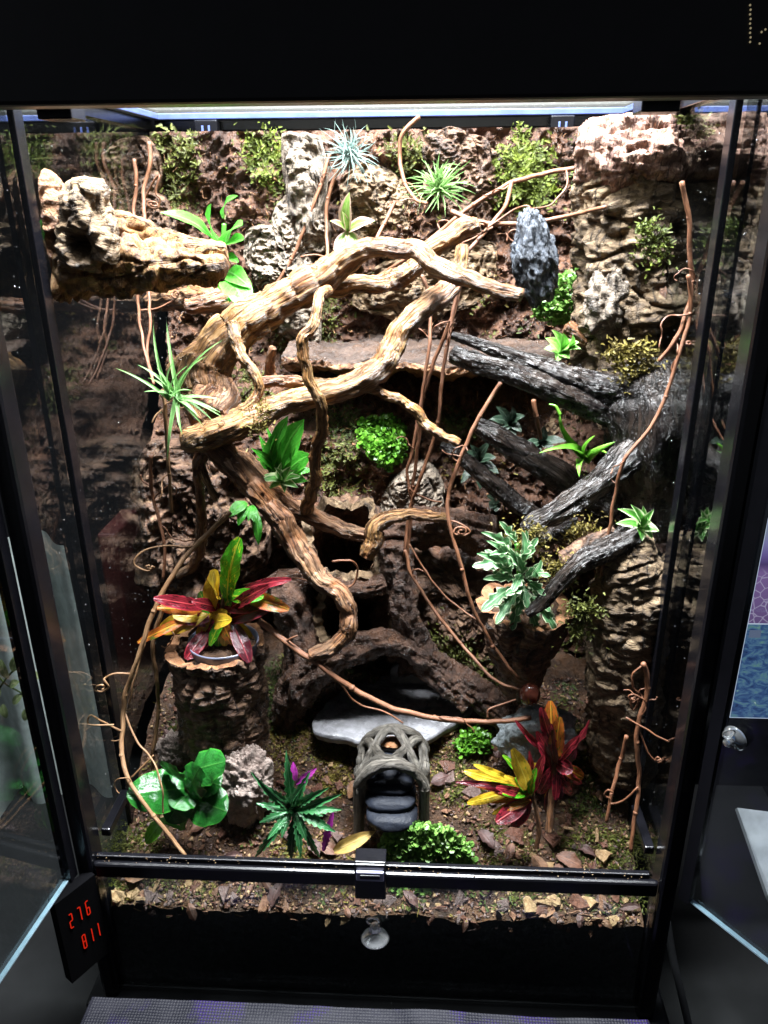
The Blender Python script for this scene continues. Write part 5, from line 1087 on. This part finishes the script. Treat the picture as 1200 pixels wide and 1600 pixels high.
V, F = rock_geo(at(612, 1160, .115), (.014, .010, .0035), 3, .1, 1.5, 30, 16); one('pebble', V, F, M['rust'], 'small tan pebble seen through the top of the woven arch', 'pebble')

# ================================================================== CLIP, SUCTION CUPS, DROPLETS
lk = thing('door_latch', 'black plastic latch clipped over the middle of the front rail', 'latch', at(578, 1410, -.02))
a = at(553, 1352, -.02); b = at(603, 1408, -.02)
box('latch_body', a[0], b[0], -.019, -.0145, b[2], a[2], M['black'], lk, .0015)
c1 = at(556, 1362, -.022); c2 = at(600, 1378, -.022)
mlav = m_plain('latch_highlight', (.30, .30, .44), .3, .5)  # lavender highlight put into the base colour of the lip
box('latch_lip', c1[0], c2[0], -.0225, -.0192, c2[2], c1[2], mlav, lk, .0012)
box('latch_slot', c1[0]+.004, c2[0]-.004, -.0232, -.0226, c2[2]+.0035, c1[2]-.0035, M['black'], lk, .0003)
box('latch_clip', a[0], b[0], -.0145, .004, a[2]-.004, a[2]-.001, M['black'], lk, .001)
def lathe(C, prof, ax, seg=40):
    ax = np.asarray(ax, float); ax /= np.linalg.norm(ax); e = np.cross(ax, [0, 0, 1.]); e /= np.linalg.norm(e); g = np.cross(e, ax); th = np.linspace(0, 2*PI, seg, endpoint=False)
    V = np.array([[np.asarray(C)+ax*z+r*(math.cos(q)*e+math.sin(q)*g) for r, z in prof] for q in th]).reshape(-1, 3); return V, quads(seg, len(prof), True)
M['clear2'] = NT('clear_soft_plastic').pbr((.9, .95, 1.0), .08, None, .6, trans=.92)
def cup(label, C, ax, s=1.0, mt='clear'):
    t = thing('suction_cup', label, 'suction cup', C); ax = np.asarray(ax, float)
    V, F = lathe(C, [(r*s, z*s) for r, z in ((.0005, .006), (.004, .0058), (.008, .004), (.0125, .0012), (.0145, .0), (.0150, .0006), (.013, .0026), (.008, .0058), (.0046, .0085), (.0040, .0125), (.0052, .0135), (.0052, .0165), (.0036, .0185), (.0003, .019))], ax); mk('cup', V, F, M[mt], t)
    C2 = np.asarray(C)+ax*.0118*s
    th = np.linspace(0, 2*PI, 30); R = np.stack([.0052*s*np.cos(th), -.0002+.0*th, .0052*s*np.sin(th)], 1)+C2
    V, F, Rr = tube_raw(R, np.full(30, .0011*s), 8, 0, 1, 0, False); mk('collar', V, F, M[mt], t)
    R = np.stack([.0062*s*np.cos(th)-.002*s, -.003*np.sin(th), .0115*s+.0085*s*np.sin(th)], 1)+C2
    V, F, Rr = tube_raw(R, np.full(30, .0013*s), 8, 0, 1, 0, False); mk('hook', V, F, M[mt], t)
    return t
cup('clear plastic suction cup hanging by its ring from the rail latch', at(586, 1466, -.018), (0, .08, 1.0))
H, d, nr = DR[1:]
p = H+d*.022+np.array([0, 0, .0])
cup('clear plastic suction cup hook on the open door beside the monitor', np.array([H[0]+d[0]*.024, H[1]+d[1]*.024, at(1110, 1150, H[1]+d[1]*.024)[2]])-nr*(-.003 if nr[0] < 0 else .003), nr if nr[0] < 0 else -nr, .75, 'clear2')
def droplets(s, n, seed):
    r = np.random.default_rng(seed); mb = MB()
    for i in range(n):
        rad = .0003+.0007*r.random()**3; c = np.array([s*(W+.0035), .01+.43*r.random()**.8, .0+.70*r.random()])
        V, F = rock_geo(c, (rad*.6, rad, rad*r.uniform(1, 1.5)), 0, 0, 1, 7, 5); mb.add(V, F)
    o = mb.build_one('water_droplets', M['drop'], 'tiny water droplets beading on the %s side glass' % ('left' if s < 0 else 'right'), 'droplets', True, kind='stuff'); return o
droplets(-1, 420, 1); droplets(1, 420, 2)

# ================================================================== OUTSIDE THE TANK
# cabinet under the tank and the cloth at the bottom edge
mb = MB(); mb.box(-.6, .6, -.02, .6, -.95, -.24); mb.build_one('stand', M['blackmatt'], 'black stand carrying the terrarium', 'stand', bevel=.004)
ncx, ncy = 160, 60
c0 = at(135, 1572, -.05); c1 = at(1000, 1590, -.05)
ux = np.linspace(-.31, .30, ncx); vy = np.linspace(0, 1, ncy); GX, GV = np.meshgrid(ux, vy, indexing='ij')
zc = at(500, 1572, -.06)[2]
GY = -.06-.30*GV; GZ = zc-.02*sstep(GV, .5, 1)-.06*sstep(np.abs(GX+.005), .285, .305)+.004*fbm(np.stack([GX*8, GV*2, 0*GX], -1).reshape(-1, 3), 3).reshape(GX.shape)
n = NT('beaded_cloth'); r = n.rest()
vo = n.t.nodes.new('ShaderNodeTexVoronoi'); n.t.links.new(r, vo.inputs['Vector']); vo.inputs['Scale'].default_value = 330; vo.inputs['Randomness'].default_value = .15
vs = n.t.nodes.new('ShaderNodeTexNoise'); n.t.links.new(r, vs.inputs['Vector']); vs.inputs['Scale'].default_value = 16; vs.inputs['Detail'].default_value = 3
colr = n.mix(n.ramp(vs.outputs['Fac'], [(.5, 0.0), (.58, 1.0)]), (.002, .0025, .006), (.010, .003, .05))  # purple glints mixed into the cloth colour as noise patches
colr = n.mix(n.ramp(vo.outputs['Distance'], [(.3, 0.0), (.5, 1.0)]), colr, (.01, .01, .015))
clm = n.pbr(colr, .6, n.bump(vo.outputs['Distance'], .6, -.002), .2)
V = np.stack([GX, GY, GZ], -1).reshape(-1, 3)
V2 = V.copy(); V2[:, 2] -= .06
one('beaded_cloth', V, quads(ncx, ncy)[:, ::-1], clm, 'dark beaded cloth with purple glints in its colour in front of the terrarium base', 'cloth')
# glowing panel standing in for red digits reflected in the dark stand
dsp = thing('digit_reflection', 'glowing panel standing in for two rows of reflected red digits by the door hinge', 'display', at(125, 1500, -.03))
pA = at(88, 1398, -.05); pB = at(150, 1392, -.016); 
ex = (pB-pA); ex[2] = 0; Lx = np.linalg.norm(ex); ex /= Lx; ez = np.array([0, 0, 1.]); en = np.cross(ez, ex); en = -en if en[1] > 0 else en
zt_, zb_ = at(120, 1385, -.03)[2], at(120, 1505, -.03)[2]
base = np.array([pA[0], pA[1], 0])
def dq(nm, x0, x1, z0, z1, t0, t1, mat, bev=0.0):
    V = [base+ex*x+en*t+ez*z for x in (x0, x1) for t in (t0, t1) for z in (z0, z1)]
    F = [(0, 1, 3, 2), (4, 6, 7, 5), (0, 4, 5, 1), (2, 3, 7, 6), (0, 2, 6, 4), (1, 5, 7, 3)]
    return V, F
V, F = dq('c', -.004, Lx+.002, zb_, zt_, -.012, 0, None); mk('reflection_panel', V, F, m_plain('panel_black', (.0015, .0015, .002), .9, .05), dsp, None, False)
red = m_emit('red_reflection', (1.0, .03, .01), .45)
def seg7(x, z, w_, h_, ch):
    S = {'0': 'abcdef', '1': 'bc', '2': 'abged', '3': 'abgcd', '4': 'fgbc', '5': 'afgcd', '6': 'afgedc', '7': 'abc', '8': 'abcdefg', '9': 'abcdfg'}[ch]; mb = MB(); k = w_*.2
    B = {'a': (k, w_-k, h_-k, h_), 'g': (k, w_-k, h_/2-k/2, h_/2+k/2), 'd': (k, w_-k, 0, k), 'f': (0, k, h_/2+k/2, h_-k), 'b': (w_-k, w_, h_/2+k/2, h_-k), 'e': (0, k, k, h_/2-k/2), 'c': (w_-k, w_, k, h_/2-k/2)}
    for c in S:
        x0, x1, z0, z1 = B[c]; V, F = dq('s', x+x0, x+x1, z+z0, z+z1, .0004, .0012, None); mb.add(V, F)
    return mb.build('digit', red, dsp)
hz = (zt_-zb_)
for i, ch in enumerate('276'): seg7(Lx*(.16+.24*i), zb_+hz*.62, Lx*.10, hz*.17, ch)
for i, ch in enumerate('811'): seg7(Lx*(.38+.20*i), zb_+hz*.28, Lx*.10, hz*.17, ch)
# monitor seen through the open door
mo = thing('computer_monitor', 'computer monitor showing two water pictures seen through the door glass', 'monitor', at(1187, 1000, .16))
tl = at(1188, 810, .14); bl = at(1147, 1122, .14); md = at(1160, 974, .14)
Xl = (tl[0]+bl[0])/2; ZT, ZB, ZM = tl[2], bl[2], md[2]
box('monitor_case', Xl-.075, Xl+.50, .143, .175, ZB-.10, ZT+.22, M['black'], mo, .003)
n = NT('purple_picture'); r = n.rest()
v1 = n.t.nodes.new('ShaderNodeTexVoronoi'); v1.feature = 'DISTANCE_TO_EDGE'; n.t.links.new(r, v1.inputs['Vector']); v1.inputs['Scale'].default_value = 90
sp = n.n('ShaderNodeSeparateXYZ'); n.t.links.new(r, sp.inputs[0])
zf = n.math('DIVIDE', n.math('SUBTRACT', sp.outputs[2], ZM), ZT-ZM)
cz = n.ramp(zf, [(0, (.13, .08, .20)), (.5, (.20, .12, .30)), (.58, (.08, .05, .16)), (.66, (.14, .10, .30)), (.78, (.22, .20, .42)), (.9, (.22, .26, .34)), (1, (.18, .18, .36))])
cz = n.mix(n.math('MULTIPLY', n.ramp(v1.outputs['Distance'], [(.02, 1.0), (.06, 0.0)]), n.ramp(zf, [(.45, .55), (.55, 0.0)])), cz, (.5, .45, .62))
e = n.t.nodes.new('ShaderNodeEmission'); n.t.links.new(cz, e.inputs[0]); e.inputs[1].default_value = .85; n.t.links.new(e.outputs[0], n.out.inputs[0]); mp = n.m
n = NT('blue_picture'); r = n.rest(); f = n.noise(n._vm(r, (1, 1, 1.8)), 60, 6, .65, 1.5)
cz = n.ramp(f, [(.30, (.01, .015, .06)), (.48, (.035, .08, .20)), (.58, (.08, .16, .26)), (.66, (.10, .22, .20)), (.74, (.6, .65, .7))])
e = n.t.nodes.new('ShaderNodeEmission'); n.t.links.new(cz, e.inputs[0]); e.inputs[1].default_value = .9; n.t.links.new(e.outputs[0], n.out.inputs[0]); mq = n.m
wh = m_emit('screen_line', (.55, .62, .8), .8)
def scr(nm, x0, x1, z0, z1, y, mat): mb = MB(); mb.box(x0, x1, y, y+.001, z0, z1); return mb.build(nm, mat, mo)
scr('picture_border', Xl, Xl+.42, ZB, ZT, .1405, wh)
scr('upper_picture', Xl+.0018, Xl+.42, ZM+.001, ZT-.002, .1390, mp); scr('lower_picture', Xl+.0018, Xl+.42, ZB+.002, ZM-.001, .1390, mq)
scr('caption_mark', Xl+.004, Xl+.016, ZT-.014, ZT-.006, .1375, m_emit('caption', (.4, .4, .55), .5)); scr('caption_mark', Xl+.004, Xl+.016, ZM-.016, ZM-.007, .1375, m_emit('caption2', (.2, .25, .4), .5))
# grey board at the right edge
V = [at(1152, 1262, .06), at(1230, 1272, .06), at(1230, 1460, -.02), at(1200, 1400, .0)]
Vb = [v+np.array([0, .004, -.006]) for v in V]
one('grey_board', V+Vb, [(0, 3, 2, 1), (4, 5, 6, 7), (0, 1, 5, 4), (1, 2, 6, 5), (2, 3, 7, 6), (3, 0, 4, 7)], m_plain('grey_card', (.30, .30, .33), .7), 'plain grey board lying beyond the open door', 'board', smooth=False)
# pale grey cloth screen and a sprig beyond the other door
nu, nv = 160, 40; uu = np.linspace(-1.2, at(138, 1000, .36)[0], nu); zz = np.linspace(-.5, at(20, 850, .34)[2], nv); GX, GZ = np.meshgrid(uu, zz, indexing='ij')
GY = .36+.02*np.sin(GX*60)+.01*np.sin(GX*23+GZ*5); V = np.stack([GX, GY, GZ], -1).reshape(-1, 3)
nn = m_plain('grey_cloth', (.32, .35, .34), .85)
o = one('grey_curtain', V, quads(nu, nv)[:, ::-1], nn, 'pale grey draped cloth seen through the open door beside the tank', 'curtain')
sp_ = leaf_mesh('sprig_leaf', m_leaf('sprig', (.16, .20, .08), (.2, .24, .1), .8, 1, (.3, .3, .15), .1, .5), pr_oval, .15, .1)
t = thing('potted_sprig', 'thin leafy sprig beyond the open door glass', 'plant', at(10, 1150, .25))
limb('stem', [(-30, 1120, .25, 1.6), (10, 1060, .25, 1.5), (30, 1045, .25, 1.3), (55, 1050, .25, 1.0)], M['mossdark'], t, seg=6)
limb('stem', [(-30, 1020, .25, 1.6), (5, 1065, .25, 1.4), (35, 1085, .25, 1.2), (45, 1110, .25, 1.0)], M['mossdark'], t, seg=6)
for b_, tip in (((12, 1060), (2, 1030)), ((20, 1050), (28, 1022)), ((35, 1048), (45, 1030)), ((45, 1050), (62, 1060)), ((35, 1085), (20, 1100)), ((42, 1095), (54, 1118)), ((45, 1105), (38, 1126)), ((0, 1075), (-8, 1100)), ((15, 1072), (30, 1065)), ((5, 1100), (10, 1122))): leaf_px(sp_, b_, tip, .25, .245, 13, t)
a = at(150, 835, .40); b = at(215, 1075, .40)
mb = MB(); mb.box(a[0], b[0], .40, .50, b[2], a[2]); mb.build_one('red_glow_box', m_plain('dull_red', (.03, .002, .002), .6), 'dull red box standing in for a red glow behind the side glass, beside the grey cloth', 'box', bevel=.004)  # box added in place of a dim red glow
limb_ = [(1042, 1440, .03, 6), (1052, 1500, .02, 6), (1064, 1550, .01, 6), (1078, 1610, .0, 6)]
V, F, R = limb_geo(limb_, seg=10, amp=0, ridge=0); one('power_cable', V, F, m_plain('cable_grey', (.05, .05, .055), .5), 'dark grey power cable hanging beside the stand', 'cable', rest=R)
mb = MB(); mb.box(-3, 3, .56, .60, -.96, 2.4); mb.build_one('wall', m_plain('dark_wall', (.012, .012, .015), .8, .2), 'dark wall added behind the terrarium to block the ambient light', None, kind='structure')  # added so the world fill does not show through the side glass
# floor of the room, far below
mb = MB(); mb.box(-3, 3, -3, 3, -1.0, -.96); o = mb.build_one('floor', M['blackmatt'], 'dark floor of the room under the stand', None, kind='structure')
